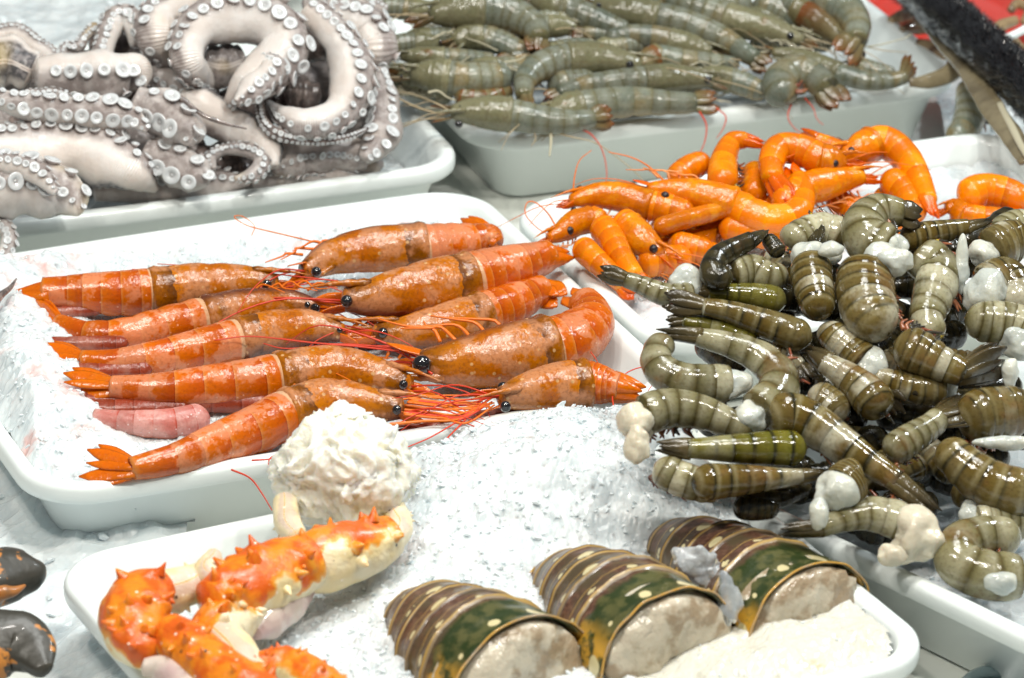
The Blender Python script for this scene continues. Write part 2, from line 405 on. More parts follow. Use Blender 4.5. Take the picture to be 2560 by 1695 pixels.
M['membrane'] = simple('crab_membrane', (.62, .53, .46), .3, .2, .4, 80, .5, .002, (.55, .40, .38), 40)

# lobster shell: u segment units, v across .0-.5-1
def lob_mat():
    k = NT('lobster_shell'); u, v, uvv = k.uv()
    n = k.noise(30, 3); wu = k.math('ADD', u, k.math('MULTIPLY', k.math('SUBTRACT', n, .5), .06)); fr = k.math('FRACT', wu, 0)
    brown = k.mix(k.step(k.noise(300, 3), .4, .65), (.075, .032, .020), (.14, .07, .045))
    brown = k.mix(k.step(k.noise(38, 3), .42, .62), brown, (.075, .055, .030))
    side = k.math('ABSOLUTE', k.math('SUBTRACT', v, .5))
    brown = k.mix(k.math('MULTIPLY', k.step(side, .3, .42), .7), brown, (.20, .12, .025))
    seam = (.42, .27, .08)
    c = k.ramp(fr, [(0, (.24, .17, .10)), (.022, (.26, .19, .11)), (.04, (.04, .025, .018)), (.10, (0.11, .055, .035)), (.30, (.10, .05, .03)), (.52, (.10, .05, .03)), (.53, seam), (.55, seam), (.565, (.09, .05, .03)), (.95, (.10, .055, .035)), (.97, seam), (1, (.36, .23, .07))])
    mask = k.ramp(fr, [(0, (1, 1, 1)), (.03, (1, 1, 1)), (.055, (0, 0, 0)), (.515, (0, 0, 0)), (.53, (1, 1, 1)), (.55, (1, 1, 1)), (.565, (0, 0, 0)), (.955, (0, 0, 0)), (.97, (1, 1, 1)), (1, (1, 1, 1))])
    c = k.mix(mask, brown, c)
    green = k.mix(k.step(k.noise(90, 4), .42, .6), (.022, .036, .008), (.085, .085, .028))
    green = k.mix(k.math('MULTIPLY', k.step(side, .22, .34), k.step(k.noise(60, 4), .45, .55)), green, (.52, .28, .03))
    c = k.mix(k.step(k.math('ADD', wu, k.math('MULTIPLY', k.noise(45, 3), .5)), 5.30, 5.45), c, green)
    # cream spots in rows: cell centres in (u, v)
    mp = k.n('ShaderNodeMapping'); k.put(mp.inputs[0], uvv); mp.inputs['Scale'].default_value = (1, 6, 1)
    sp = k.n('ShaderNodeSeparateXYZ'); k.put(sp.inputs[0], mp.outputs[0])
    du = k.math('SUBTRACT', k.math('FRACT', k.math('ADD', sp.outputs[0], 0), 0), .76)
    dv = k.math('SUBTRACT', k.math('FRACT', k.math('ADD', sp.outputs[1], k.math('MULTIPLY', k.math('FLOOR', sp.outputs[0], 0), .37)), 0), .5)
    dd = k.math('SQRT', k.math('ADD', k.math('MULTIPLY', k.math('MULTIPLY', du, du), 1.0), k.math('MULTIPLY', k.math('MULTIPLY', dv, dv), .55)), 0)
    wn = k.n('ShaderNodeTexWhiteNoise'); wn.noise_dimensions = '2D'
    fl = k.n('ShaderNodeVectorMath', operation='FLOOR'); k.put(fl.inputs[0], mp.outputs[0]); k.put(wn.inputs['Vector'], fl.outputs[0])
    rr = k.math('ADD', k.math('MULTIPLY', k.math('POWER', wn.outputs['Value'], 2.0), .17), .012)
    dd = k.math('SUBTRACT', dd, rr)
    dd = k.math('ADD', dd, k.math('MULTIPLY', k.math('SUBTRACT', k.noise(140, 2), .5), .05))
    c = k.mix(k.step(dd, .03, .008), c, (.62, .54, .30))
    nb = k.bump(k.noise(420, 3), .3, .0008); nb = k.bump(k.noise(60, 2), .25, .002, nb)
    return k.out(c, k.math('ADD', k.math('MULTIPLY', k.noise(50, 3), .35), .18), nb, 0, coat=.3, coatr=.15)
M['lobster'] = lob_mat()
M['lob_meat'] = simple('raw_lobster_meat', (.56, .50, .39), .2, .35, .2, 70, .8, .005, (.34, .26, .17), 44, vth=(.48, .62))
M['lob_rim'] = simple('lobster_inner_rim', (.55, .30, .05), .25, .1, .4, 120, .3, .001, (.40, .30, .2), 60)
M['tissue'] = simple('pale_blue_tissue', (.66, .70, .72), .16, 0, 0, 120, .6, .003, (.48, .52, .56), 50, trans=.55, ior=1.34)
M['claw'] = simple('dark_orange_claw_shell', (.045, .042, .034), .4, 0, .1, 60, .4, .003, (.50, .20, .04), 60, vth=(.58, .63))
M['claw_edge'] = simple('claw_finger', (.42, .16, .04), .3, 0, .3, 90, .3, .001, (.10, .08, .05), 60)
M['claw_black'] = simple('claw_hinge', (.012, .010, .010), .25, 0, .5)
M['pinkskin'] = simple('pink_membrane', (.52, .26, .30), .2, .3, .6, 100, .4, .002, (.40, .38, .50), 60)
M['red_plastic'] = simple('red_tray_plastic', (.62, .03, .012), .3, coat=.4)
M['tan_skin'] = simple('tan_fish_skin', (.24, .20, .12), .2, .1, .7, 90, .4, .003, (.15, .12, .07), 40)
M['baby'] = simple('small_octopus_skin', (.34, .24, .13), .25, .1, .6, 120, .4, .002, (.10, .05, .03), 40)
M['bristle'] = simple('black_bristle', (.012, .012, .014), .25, coat=.3)
M['steel'] = simple('steel', (.42, .45, .46), .18, metal=1.0)
M['drain'] = simple('dark_glass', (.16, .22, .23), .1, coat=.5)

# ------------------------------------------------------------------ counter (the setting)
def sheet(name, x0, x1, y0, y1, z, m):
    return mesh_obj(name, [(x0, y0, z), (x1, y0, z), (x1, y1, z), (x0, y1, z)], [(0, 1, 2, 3)], m, smooth=False)
tag(sheet('counter', -3, 3, -3, 5, 0, M['counter']), kind='structure')

# ------------------------------------------------------------------ trays
RIM = 0.065
def tray(label, c0, xax, yax, w_, d_, m=None, h=RIM, rc=0.045, name='food_tray', cat='tray', group='white plastic food trays', bow=0.004):
    """c0 front-left rim corner, xax/yax unit vectors, w_ x d_ at the rim's outer edge"""
    def ring(ins, z, n=10):
        out = []; r = max(0.008, rc - ins * 0.8)
        a0, b0, a1, b1 = ins, ins, w_ - ins, d_ - ins
        for cx, cy, s in ((a1 - r, b0 + r, -90), (a1 - r, b1 - r, 0), (a0 + r, b1 - r, 90), (a0 + r, b0 + r, 180)):
            for i in range(n + 1):
                a = R(s + 90 * i / n); x = cx + r * math.cos(a); y = cy + r * math.sin(a)
                y -= bow * math.sin(math.pi * x / w_) * (1 - 2 * y / d_)
                out.append(c0 + xax * x + yax * y + Vector((0, 0, z)))
            # straight run subdivided
            nx = {-90: (a1, b1 - r), 0: (a0 + r, b1), 90: (a0, b0 + r), 180: (a1 - r, b0)}[s]
            px_ = cx + r * math.cos(R(s + 90)); py_ = cy + r * math.sin(R(s + 90))
            for i in range(1, 8):
                t = i / 8; x = px_ + (nx[0] - px_) * t; y = py_ + (nx[1] - py_) * t
                y -= bow * math.sin(math.pi * x / w_) * (1 - 2 * y / d_)
                out.append(c0 + xax * x + yax * y + Vector((0, 0, z)))
        return out
    prof = [(.034, .0005), (.030, .003), (.013, h - .0145), (.0022, h - .0140), (.0006, h - .0125), (0, h - .010), (0, h - .0045), (.0010, h - .0018), (.0032, h - .0003), (.0060, h), (.0090, h - .0004),
            (.0115, h - .0022), (.0135, h - .0060), (.0165, h - .016), (.032, .007), (.037, .0035)]
    V = []; F = []; n = None
    for ins, z in prof:
        rg = ring(ins, z); n = len(rg); V += rg
    for j in range(len(prof) - 1):
        for k in range(n):
            a = j * n + k; b = j * n + (k + 1) % n; F.append((a, b, b + n, a + n))
    F.append(tuple(range(n - 1, -1, -1))); F.append(tuple(range((len(prof) - 1) * n, len(prof) * n)))
    o = mesh_obj(name, V, F, m or M['white_plastic'], None, origin=c0 + xax * (w_ / 2) + yax * (d_ / 2))
    return tag(o, label, cat, group)

def fit(fl, fr=None, bl=None, br=None, w_=None, d_=None, h=RIM):
    "a true rectangle from photo corners (rim height)"
    p = {k: P(*v, h) for k, v in dict(fl=fl, fr=fr, bl=bl, br=br).items() if v}
    xs = []
    if 'fr' in p and 'fl' in p: xs.append((p['fr'] - p['fl']))
    if 'bl' in p and 'br' in p: xs.append(p['br'] - p['bl'])
    ys = []
    if 'bl' in p and 'fl' in p: ys.append(p['bl'] - p['fl'])
    if 'br' in p and 'fr' in p: ys.append(p['br'] - p['fr'])
    ang = [math.atan2(v.y, v.x) for v in xs] + [math.atan2(-v.x, v.y) for v in ys]
    a = sum(ang) / len(ang); X = Vector((math.cos(a), math.sin(a), 0)); Y = Vector((-math.sin(a), math.cos(a), 0))
    ww = w_ or sum(v.length for v in xs) / len(xs); dd = d_ or sum(v.length for v in ys) / len(ys)
    offs = {'fl': (0, 0), 'fr': (ww, 0), 'bl': (0, dd), 'br': (ww, dd)}
    c = sum((p[k] - X * offs[k][0] - Y * offs[k][1] for k in p), Vector()) / len(p)
    c.z = 0
    return c, X, Y, ww, dd
TR = {}
TR['A'] = fit((172, 1238), (1690, 955), (-390, 665), (1228, 482))
TR['O'] = fit((-330, 600), (1178, 408), None, None, d_=.36)
TR['T'] = fit((1195, 352), (2432, 192), None, None, d_=.36)
# left and right side lines decide the turn of these two
TR['C'] = fit((1650, 868), None, (1252, 508), None, w_=.42)
TR['B'] = fit(None, (2385, 1632), (95, 1396), (1690, 1082))
TR['D'] = fit((2475, 1548), None, (2010, 1322), None, w_=.42, d_=.36)
LAB = {'A': 'white tray of long red prawns laid on ice', 'O': 'white tray heaped with octopus arms', 'T': 'deep white tray of raw grey shrimps at the back',
       'C': 'white tray holding cooked orange shrimps', 'B': 'white tray with lobster tails, crab legs and ice in the foreground', 'D': 'white tray under the striped headless tiger prawns'}
for k_, t_ in TR.items():
    tray(LAB[k_], *t_, h=RIM)

# ------------------------------------------------------------------ ice
def chips(V, F, pts, rmin, rmax, flat=.55):
    for p in pts:
        r = random.uniform(rmin, rmax) ** 1.0; o = len(V)
        rot = Matrix.Rotation(random.uniform(0, 6.3), 3, 'Z') @ Matrix.Rotation(random.uniform(-.9, .9), 3, 'X') @ Matrix.Rotation(random.uniform(-.9, .9), 3, 'Y')
        m_ = random.choice((5, 6, 7)); rr = [random.uniform(.6, 1.1) for _ in range(m_)]
        for zz, sc in ((-.3, .7), (.0, 1.0), (.3, .6)):
            for i in range(m_):
                a = 6.283 * i / m_
                V.append(Vector(p) + rot @ Vector((math.cos(a) * r * rr[i] * sc, math.sin(a) * r * rr[i] * sc * .7, zz * r * flat * random.uniform(.7, 1.3))))
        for j in range(2):
            for i in range(m_):
                a = o + j * m_ + i; b = o + j * m_ + (i + 1) % m_; F.append((a, b, b + m_, a + m_))
        F.append(tuple(o + m_ - 1 - i for i in range(m_))); F.append(tuple(o + 2 * m_ + i for i in range(m_)))
def ice_field(name, label, origin, X, Y, w_, d_, hf, m, step=.0022, amp=.005, nchips=900, cr=(.0015, .005), keep=None, inset=.0, scale=1.0):
    nx = int(w_ / step); ny = int(d_ / step); V = []; F = []; idx = {}
    for j in range(ny + 1):
        for i in range(nx + 1):
            x = w_ * i / nx; y = d_ * j / ny
            h = hf(x, y)
            if h is None: continue
            q = origin + X * x + Y * y
            vd_, vp_ = noise.voronoi(Vector((q.x, q.y * .8, 0)) * 190)
            cell = noise.noise(vp_[0] * 3.7); vd2, vp2 = noise.voronoi(Vector((q.x, q.y, 3)) * 85)
            z = h + amp * (noise.noise(q * 34) + .55 * abs(noise.noise(q * 75)) - .3) + amp * .36 * cell + amp * .50 * noise.noise(vp2[0] * 3.1) + amp * .18 * (vd_[1] - vd_[0])
            idx[(i, j)] = len(V); V.append(Vector((q.x, q.y, z)))
    for j in range(ny):
        for i in range(nx):
            k4 = [(i, j), (i + 1, j), (i + 1, j + 1), (i, j + 1)]
            if all(q in idx for q in k4): F.append(tuple(idx[q] for q in k4))
    pts = []
    n0 = len(V)
    for _ in range(nchips):
        b = V[random.randrange(n0)]
        pts.append(b + Vector((random.uniform(-step, step), random.uniform(-step, step), random.uniform(-.001, .0022))))
    nf = len(F); chips(V, F, pts[:int(nchips * .12)], cr[0] * 1.2, cr[1] * .85, .85)
    if step < .003:
        g0 = [V[random.randrange(n0)] + Vector((random.uniform(-step, step), random.uniform(-step, step), random.uniform(-.0006, .0004))) for _ in range(int(nchips * 1.3))]
        chips(V, F, g0, .0010, .0023, 1.1)
    o = mesh_obj(name, V, F, m, None, smooth=False, origin=origin)
    o.data.materials.append(M['ice_chip'])
    o.data.polygons.foreach_set('material_index', [0 if i < nf else 1 for i in range(len(F))])
    o['label'] = label; o['kind'] = 'stuff'
    return o
def inside(x, y, w_, d_, r=.032, ins=.015):
    x0 = min(max(x, ins + r), w_ - ins - r); y0 = min(max(y, ins + r), d_ - ins - r)
    return math.hypot(x - x0, y - y0) - r      # <0 inside
def local(tr, px, py, z=RIM):
    c, X, Y, w_, d_ = TR[tr]; p = P(px, py, z) - c
    return p.dot(X), p.dot(Y)
def gmound(pts, x, y):
    return sum(a * math.exp(-((x - gx) ** 2 / (2 * sx * sx) + (y - gy) ** 2 / (2 * sy * sy))) for gx, gy, sx, sy, a in pts)

# red prawn tray ice
cA, XA, YA, wA, dA = TR['A']
gA = [(*local('A', 60, 600), .05, .05, .030), (*local('A', 30, 800), .035, .10, .028), (*local('A', 60, 1010), .025, .05, .014), (*local('A', 700, 530), .12, .02, .008), (*local('A', 480, 550), .10, .025, .006), (*local('A', 40, 1000), .03, .06, .006),
      (*local('A', 1450, 760), .05, .06, -.02), (*local('A', 1520, 900), .05, .05, -.015), (*local('A', 250, 1180), .05, .02, -.006)]
def hA(x, y):
    h = RIM - .012 + gmound(gA, x, y)
    h = min(h, RIM - .010 + max(0, -inside(x, y, wA, dA, ins=.0145)) * 1.1)
    e = inside(x, y, wA, dA, ins=max(.0145, .0168 + (RIM - .016 - h) * .32))
    if e > 0: return None
    if e > -.012 and x > .05: h -= (e + .012) * 1.0
    return h
ice_field('crushed_ice', 'crushed ice stained pink under the red prawns', cA, XA, YA, wA, dA, hA, M['ice_pink'], nchips=1500, cr=(.0012, .0042))
# lobster and crab tray ice
cB, XB, YB, wB, dB = TR['B']
gB = [(*local('B', 1300, 1170, RIM + .02), .055, .035, .040), (*local('B', 1560, 1200, RIM + .02), .05, .04, .034), (*local('B', 1050, 1320), .05, .05, .012), (*local('B', 1150, 1450), .05, .06, .010),
      (*local('B', 300, 1480), .09, .08, -.020), (*local('B', 950, 1560), .06, .06, .006), (*local('B', 2150, 1560), .06, .06, -.008), (*local('B', 700, 1520), .04, .03, .004)]
def hB(x, y):
    h = RIM - .014 + gmound(gB, x, y)
    if x < .12: h = min(h, RIM - .012 + max(0, -inside(x, y, wB, dB, ins=.0145)) * 1.1)
    return None if inside(x, y, wB, dB, ins=max(.0145, .0168 + (RIM - .016 - h) * .32)) > 0 else h
ice_field('crushed_ice', 'pile of crushed ice between the crab leg and the lobster tails', cB, XB, YB, wB, dB, hB, M['ice'], nchips=2600, cr=(.0015, .0052))
# spill of ice from the heap over the back rim, towards the tiger prawns
pS = P(1330, 1125, RIM)
def hS(x, y):
    q = math.hypot((x - .12) / .12, (y - .045) / .045)
    return RIM + .024 * (1 - q * q) - .004 if q < 1 else None
ice_field('crushed_ice', 'loose ice spilling over the tray edge below the red prawns', Vector((pS.x, pS.y, 0)) - XB * .12 - YB * .045, XB, YB, .24, .09, hS, M['ice'], step=.0026, nchips=500, cr=(.0015, .005))
# ice behind and left of the trays
def hC(x, y): return .012 + .02 * noise.noise(Vector((x * 6, y * 6, 3)))
ice_field('crushed_ice', 'bank of crushed ice behind the octopus tray', Vector((-1.1, .42, 0)), Vector((1, 0, 0)), Vector((0, 1, 0)), 1.0, .8, lambda x, y: .065 + .03 * noise.noise(Vector((x * 5, y * 5, 3))) if (x < .95 and y > .0 + max(0, x - .75) * 2.5) else None, M['ice'], step=.007, nchips=500, cr=(.004, .010))
ice_field('crushed_ice', 'crushed ice on the counter left of the crab legs', P(-250, 1695, 0) + Vector((0, -.1, 0)), Vector((1, 0, 0)), Vector((0, 1, 0)), .26, .55, lambda x, y: .018 + .03 * noise.noise(Vector((x * 8, y * 8, 9))) if x < .19 + .03 * noise.noise(Vector((x * 20, y * 20, 1))) else None, M['ice'], step=.005, nchips=700, cr=(.003, .008))
ice_field('crushed_ice', 'crushed ice on the counter at the far right edge', P(2380, 470, 0) + Vector((0, -.05, 0)), Vector((1, 0, 0)), Vector((0, 1, 0)), .22, .24, lambda x, y: .02 + .02 * noise.noise(Vector((x * 9, y * 9, 5))), M['ice'], step=.005, nchips=600, cr=(.003, .007))
# beds that carry the heaps
def bed(tr, label, h, m):
    c_, X_, Y_, w_, d_ = TR[tr]
    ice_field('crushed_ice', label, c_, X_, Y_, w_, d_, lambda x, y: (h if inside(x, y, w_, d_, ins=.0168 + (RIM - .016 - h) * .32) < 0 else None), m, step=.006, nchips=500, cr=(.002, .006))
bed('C', 'pink stained ice under the cooked orange shrimps', RIM - .017, M['ice_pink'])
bed('O', 'ice in the bottom of the octopus tray', RIM - .035, M['ice'])
bed('T', 'ice in the bottom of the grey shrimp tray', RIM - .035, M['ice'])
bed('D', 'ice in the bottom of the tiger prawn tray', RIM - .03, M['ice'])

# ------------------------------------------------------------------ prawns
SEG = [0, .15, .31, .48, .64, .78, 1.0]
def seg_u(s):
    for i in range(6):
        if s <= SEG[i + 1] + 1e-9: return i + min(.999, (s - SEG[i]) / (SEG[i + 1] - SEG[i]))
    return 5.999
BODYN = [0]; WS = {'red': 1.29, 'gry': 1.04, 'ora': 1.08, 'tig': 1.13, 'fro': 1.0, 'dee': 1.0}
def prawn(pl, c, kind, w, abd, label, cat, group, name, head=None, fan=None, spread=.5, dors=60, eyes=None, l=0.0, te=.5, col=(.5, 1, .5), flesh=None, legs=None, feel=2, fw=.62, plain=False, h0=None, seed=None, headm=None):
    """one prawn: abd = photo points from the head joint to the tail base, head = from the eyes to the joint"""
    BODYN[0] += 1; rs = random.Random(seed if seed is not None else BODYN[0] * 13 + 5)
    sc = CROPS[c][2]
    A = [pl.at(c, p[0], p[1], (p[2] if len(p) > 2 else 0)) for p in abd]
    w = w * WS.get(kind[0][:3], 1.0); te = min(.95, te * 1.12)
    mid = A[len(A) // 2]; k_ = mpp(mid); r = w / sc * k_ / 2
    hh = (r * .75 if h0 is None else h0) + l
    A = [pl.at(c, p[0], p[1], hh + (p[2] if len(p) > 2 else 0)) for p in abd]
    base = min(A, key=lambda q: q.z).copy(); base.z -= r * .8
    T = thing(name, label, cat, base, group)
    am, hm, fm = M[kind[0]], M[kind[1]], M[kind[2]]
    n = 61 if not plain else 35
    pts, par, L = catmull(A, n); cf = min(.35, r / L)
    if rs.random() < 2: pts = [p + Vector((noise.noise(p * 40), noise.noise(p * 40 + Vector((5, 5, 5))), 0)) * .0008 for p in pts]
    fr = frames(pts); us = []; d0 = R(dors)
    for i in range(n): us.append(seg_u(i / (n - 1)))
    def rad(i, th):
        s = i / (n - 1); u = us[i]; f = u - int(u)
        base_r = r * (1.0 - (1 - te) * (s ** 1.35)) * (.93 + .07 * min(1, s * 12))
        lip = .022 * (f ** 3) + .012 * math.sin(math.pi * f) + .05 * math.sin(math.pi * min(1, s * 1.2))
        dv = abs(((th - d0 + math.pi) % (2 * math.pi)) - math.pi)      # 0 dorsal, pi ventral
        ventral = max(0, (dv - 1.75) / 1.4)
        if roundcap and s < cf: base_r *= math.sqrt(max(.03, 1 - (1 - s / cf) ** 2))
        if fan is None and s > 1 - cf * te: base_r *= math.sqrt(max(.03, 1 - (1 - (1 - s) / (cf * te)) ** 2))
        q = base_r * (1 + lip - .10 * ventral * (1 - math.sin(math.pi * f)))
        return q * (1 + .05 * math.cos(2 * dv)), q * (1 + .05 * math.cos(2 * dv))
    roundcap = (not head) and (flesh is None or (len(flesh) > 3 and flesh[3][:3] in ('tig', 'gry', 'ora')))
    nside = 20 if not plain else 12
    V, F, UV = loft(pts, fr, rad, nside, True, us, d0)
    ab = mesh_obj('abdomen', V, F, am, T, UV); ab.color = (*col, 1) if len(col) == 3 else col
    # tail fan
    if fan is not None:
        Fp = pl.at(c, fan[0], fan[1], hh * .9 + (fan[2] if len(fan) > 2 else 0)); b0 = pts[-1]; dr = Fp - b0; FL = max(dr.length, r * te * 1.8); dr.normalize()
        Tn, Nn, Sn = fr[-1]
        lat = dr.cross(Nn * math.cos(d0) + Sn * math.sin(d0)).normalized(); up = lat.cross(dr).normalized()
        if spread > .16:                                       # the fan lies flat on its side
            u0 = ((CAM0 - b0).normalized() + up * .5).normalized(); lat = dr.cross(u0).normalized(); up = lat.cross(dr).normalized()
        Vf = []; Ff = []; Uf = []; rb = r * te
        for a, ln, wd, hof in ((-.9, .90, .66, -.15), (.9, .90, .66, -.15), (-.45, 1.0, .72, .0), (.45, 1.0, .72, .0), (0, .92, .5, .3)):
            an = a * spread * .72; d2 = (dr * math.cos(an) + lat * math.sin(an)).normalized(); s2 = up.cross(d2).normalized()
            leaf(Vf, Ff, Uf, b0 - dr * rb * .5 + lat * (math.copysign(rb * .35, a) if a else 0) + up * (rb * hof), d2, s2, up, (min(FL, rb * 4.6) + rb * .5) * ln, (rb * wd if spread > .16 else rb * .8), pt=(spread <= .16), th=.0005 + .035 * rb, bend=rb * .2 * rs.uniform(-1, 1))
        fo = mesh_obj('tail_fan', Vf, Ff, fm, T, Uf); fo.color = (*col, 1)
    j = pts[0]; Tj = fr[0][0]
    if head:
        Hd = [pl.at(c, p[0], p[1], hh + (p[2] if len(p) > 2 else 0)) for p in head]
        Hd = [q for q in Hd]
        if (Hd[-1] - j).length > 1e-4: Hd.append(j)
        Hd[-1] = Hd[-1] + Tj * r * .25
        nh = 26; hp, hpar, HL = catmull(Hd, nh); hfr = frames(hp)
        # keep the frame sense the same as the body's
        def hrad(i, th):
            s = i / (nh - 1)
            f = .42 + .66 * math.sin(min(1, s * 1.25) * math.pi / 2) ** .9
            if s > .93: f *= 1 + .06 * math.sin((s - .93) / .07 * math.pi)
            dv = abs(((th - d0 + math.pi) % (2 * math.pi)) - math.pi)
            crest = max(0, 1 - dv / .5) * .12 * (1 - s) - .05 * math.exp(-((s - .42 - .10 * math.cos(dv)) / .035) ** 2) - .03 * math.exp(-((dv - 1.25) / .12) ** 2) * (s > .3)
            crest += .035 * noise.noise(Vector((s * 7, dv * 2, BODYN[0] * 1.3))) + .02 * noise.noise(Vector((s * 20, dv * 5, BODYN[0] * 1.3)))
            return r * f * (1.0 + crest), r * f * (1.0 + crest)
        V, F, UV = loft(hp, hfr, hrad, 20, True, [i / (nh - 1) * 1.2 for i in range(nh)], d0)
        ho = mesh_obj('head', V, F, hm if headm is None else M[headm], T, UV); ho.color = (*col, 1)
        fd = -hfr[0][0]; dn = (hfr[0][1] * math.cos(d0) + hfr[0][2] * math.sin(d0)).normalized(); ltv = fd.cross(dn).normalized()
        # rostrum
        b0 = hp[5] + dn * r * .62; tip = hp[0] + fd * r * 1.5 + dn * r * .55
        V = []; F = []; UV = []
        q, _, _ = catmull([b0, b0.lerp(tip, .5) + dn * r * .1, tip], 10); f2 = frames(q)
        def rr2(i, th): return (r * .16 * (1 - i / 9.5) * (1.4 if i % 2 else 1),) * 2
        V, F, UV = loft(q, f2, rr2, 7, True)
        mesh_obj('rostrum', V, F, hm, T, UV).color = (*col, 1)
        Vq = []; Fq = []; Uq = []
        for sg in (-1, 1):
            d2 = (fd + ltv * sg * .16 - dn * .10).normalized(); leaf(Vq, Fq, Uq, hp[3] + ltv * sg * r * .22 - dn * r * .1, d2, (dn + ltv * sg * .4).normalized(), d2.cross(dn).normalized(), r * 1.7, r * .26, th=r * .03)
        mesh_obj('antennal_scale', Vq, Fq, fm, T, Uq).color = (*col, 1)
        em = M['eye_ora'] if kind[0] == 'ora_abd' else M['eye']
        if eyes is None:
            cs = 1 if ltv.dot((CAM0 - hp[0]).normalized()) > 0 else -1
            ep = [(hp[3] + ltv * cs * r * .62 + dn * r * .22, r * .2)]
        else:
            ep = []
            for e in eyes:
                q = pl.at(c, e[0], e[1], hh); d = (CAM - q).normalized()
                ep.append((q + d * r * (.62 if len(e) < 4 else e[3]), e[2] / sc * k_ / 2))
        for q, er in ep:
            mesh_obj('eye', *uvball(q, er, fd), em, T)
        lm = {'red_abd': 'feeler_ora', 'frost_abd': 'feeler_ora', 'deep_abd': 'feeler_ora', 'ora_abd': 'leg_ora'}.get(kind[0], 'leg_pale')
        fm2 = {'red_abd': 'feeler_red', 'frost_abd': 'feeler_red', 'deep_abd': 'feeler_red', 'ora_abd': 'feeler_ora'}.get(kind[0], 'feeler_tan')
        for q in range(feel):
            s0 = hp[0] + dn * r * rs.uniform(-.3, .2); dd = (fd + ltv * rs.uniform(-.5, .5) + dn * rs.uniform(-.2, .15)).normalized()
            l2 = r * rs.uniform(3, 6)
            wire('feeler', [s0, s0 + dd * l2 * .4 + UPV * r * .3, s0 + dd * l2 * .75 + ltv * rs.uniform(-.3, .3) * l2 * .3, s0 + dd * l2 + ltv * rs.uniform(-.5, .5) * l2 * .5 - Vector((0, 0, r * .6))], r * .045, M[fm2], T, n=14)
        nl = 5 if legs is None else legs
        for q in range(nl):
            s = 3 + q * 3; vt = -dn; sd = 1 if ltv.dot((CAM0 - hp[0]).normalized()) > 0 else -1
            s0 = hp[s] + vt * r * .75 + ltv * sd * r * .25
            wire('leg', [s0, s0 + vt * r * .5 + fd * r * rs.uniform(.2, .7) + ltv * sd * r * .1, s0 + vt * r * rs.uniform(.1, .5) + fd * r * rs.uniform(.9, 1.5) + ltv * sd * r * .2, s0 + vt * r * rs.uniform(.1, .6) + fd * r * rs.uniform(1.6, 2.2) + ltv * sd * r * .25], r * .075, M[lm], T, n=12)
    elif flesh and not roundcap:
        fx, fy, fs, fmn = (flesh + ('flesh',))[:4]
        q = pl.at(c, fx, fy, hh); er = fs / sc * k_ / 2
        q = q.lerp(j - Tj * er * .3, .35)
        Tn, Nn, Sn = fr[0]
        blob('flesh', q, (Tn * er * 1.15, Nn * er * .98, Sn * er * 1.05), M[fmn], T, 5, .45, 50, BODYN[0], .04, 150)
    if legs and not head:
        dn = (fr[0][1] * math.cos(d0) + fr[0][2] * math.sin(d0)).normalized()
        for q in range(legs):
            i = 4 + int(q * 30 / max(1, legs)); T2, N2, S2 = fr[min(i, n - 1)]
            vt = -(N2 * math.cos(d0) + S2 * math.sin(d0)); s0 = pts[i] + vt * r * .8
            for _ in range(3):
                s1 = s0 + T2 * r * rs.uniform(-.2, .2) + N2 * r * rs.uniform(-.1, .3)
                wire('swimmeret', [s1, s1 + vt * r * .3 - T2 * r * rs.uniform(.0, .2), s1 + vt * r * rs.uniform(.5, .75) + T2 * r * rs.uniform(-.3, .5)], r * .13, M[rs.choice(['leg_red', 'leg_dark', 'leg_red'])], T, n=8, r1=r * .04)
    return T
def uvball(c, r, ax, nu=12, nv=8):
    V = []; F = []
    for i in range(nv + 1):
        ph = math.pi * i / nv
        for k in range(nu):
            a = 2 * math.pi * k / nu; V.append(Vector(c) + Vector((math.sin(ph) * math.cos(a), math.sin(ph) * math.sin(a), math.cos(ph))) * r)
    for i in range(nv):
        for k in range(nu):
            F.append((i * nu + k, i * nu + (k + 1) % nu, (i + 1) * nu + (k + 1) % nu, (i + 1) * nu + k)[::-1])
    return V, F

RED = ('red_abd', 'red_head', 'red_fan'); FROST = ('frost_abd', 'frost_abd', 'red_fan'); DEEP = ('deep_abd', 'deep_abd', 'deep_abd')
PA = Plane(800, 900, RIM - .008, 3)
def red(c, w, abd, label, **kw):
    if kw.get('fan') and kw.get('spread', 0) > .2: kw['te'] = kw.get('te', .5) * .82
    return prawn(PA, c, kw.pop('kind', RED), w, abd, label, 'prawn', 'long red prawns on ice', 'red_prawn', **kw)
red(5, 200, [(830, 275), (1000, 255), (1140, 235), (1230, 215), (1265, 250)], 'red prawn at the back of its tray with a ragged tail raised over its body', head=[(150, 420), (330, 330), (580, 290)], fan=(930, 120), eyes=[(215, 425, 62)], dors=-50, l=.006, te=.55, spread=.35, feel=2)
red(5, 250, [(1100, 490), (1300, 430), (1480, 370), (1590, 330)], 'thick red prawn with its bare pointed tail reaching right over the tray rim', head=[(380, 590), (560, 580), (800, 540)], fan=(1700, 318), eyes=[(395, 598, 72)], dors=50, te=.5, spread=.12, l=.008, fw=.9)
red(4, 205, [(920, 540), (700, 555), (450, 555), (250, 555)], 'straight red prawn lying farthest left with a pointed closed tail', head=[(1640, 500), (1450, 490), (1200, 510)], fan=(35, 560), eyes=[(1580, 500, 60)], dors=-60, te=.62, spread=.1, l=.003, fw=1.0)
red(4, 175, [(1230, 680), (1000, 735), (750, 790), (520, 790), (340, 730)], 'slim orange prawn sagging in the middle, second from the top left', head=[(1880, 640), (1700, 610), (1450, 640)], fan=(190, 630), eyes=[(1865, 640, 60), (1820, 620, 40)], dors=80, te=.55, spread=.3)
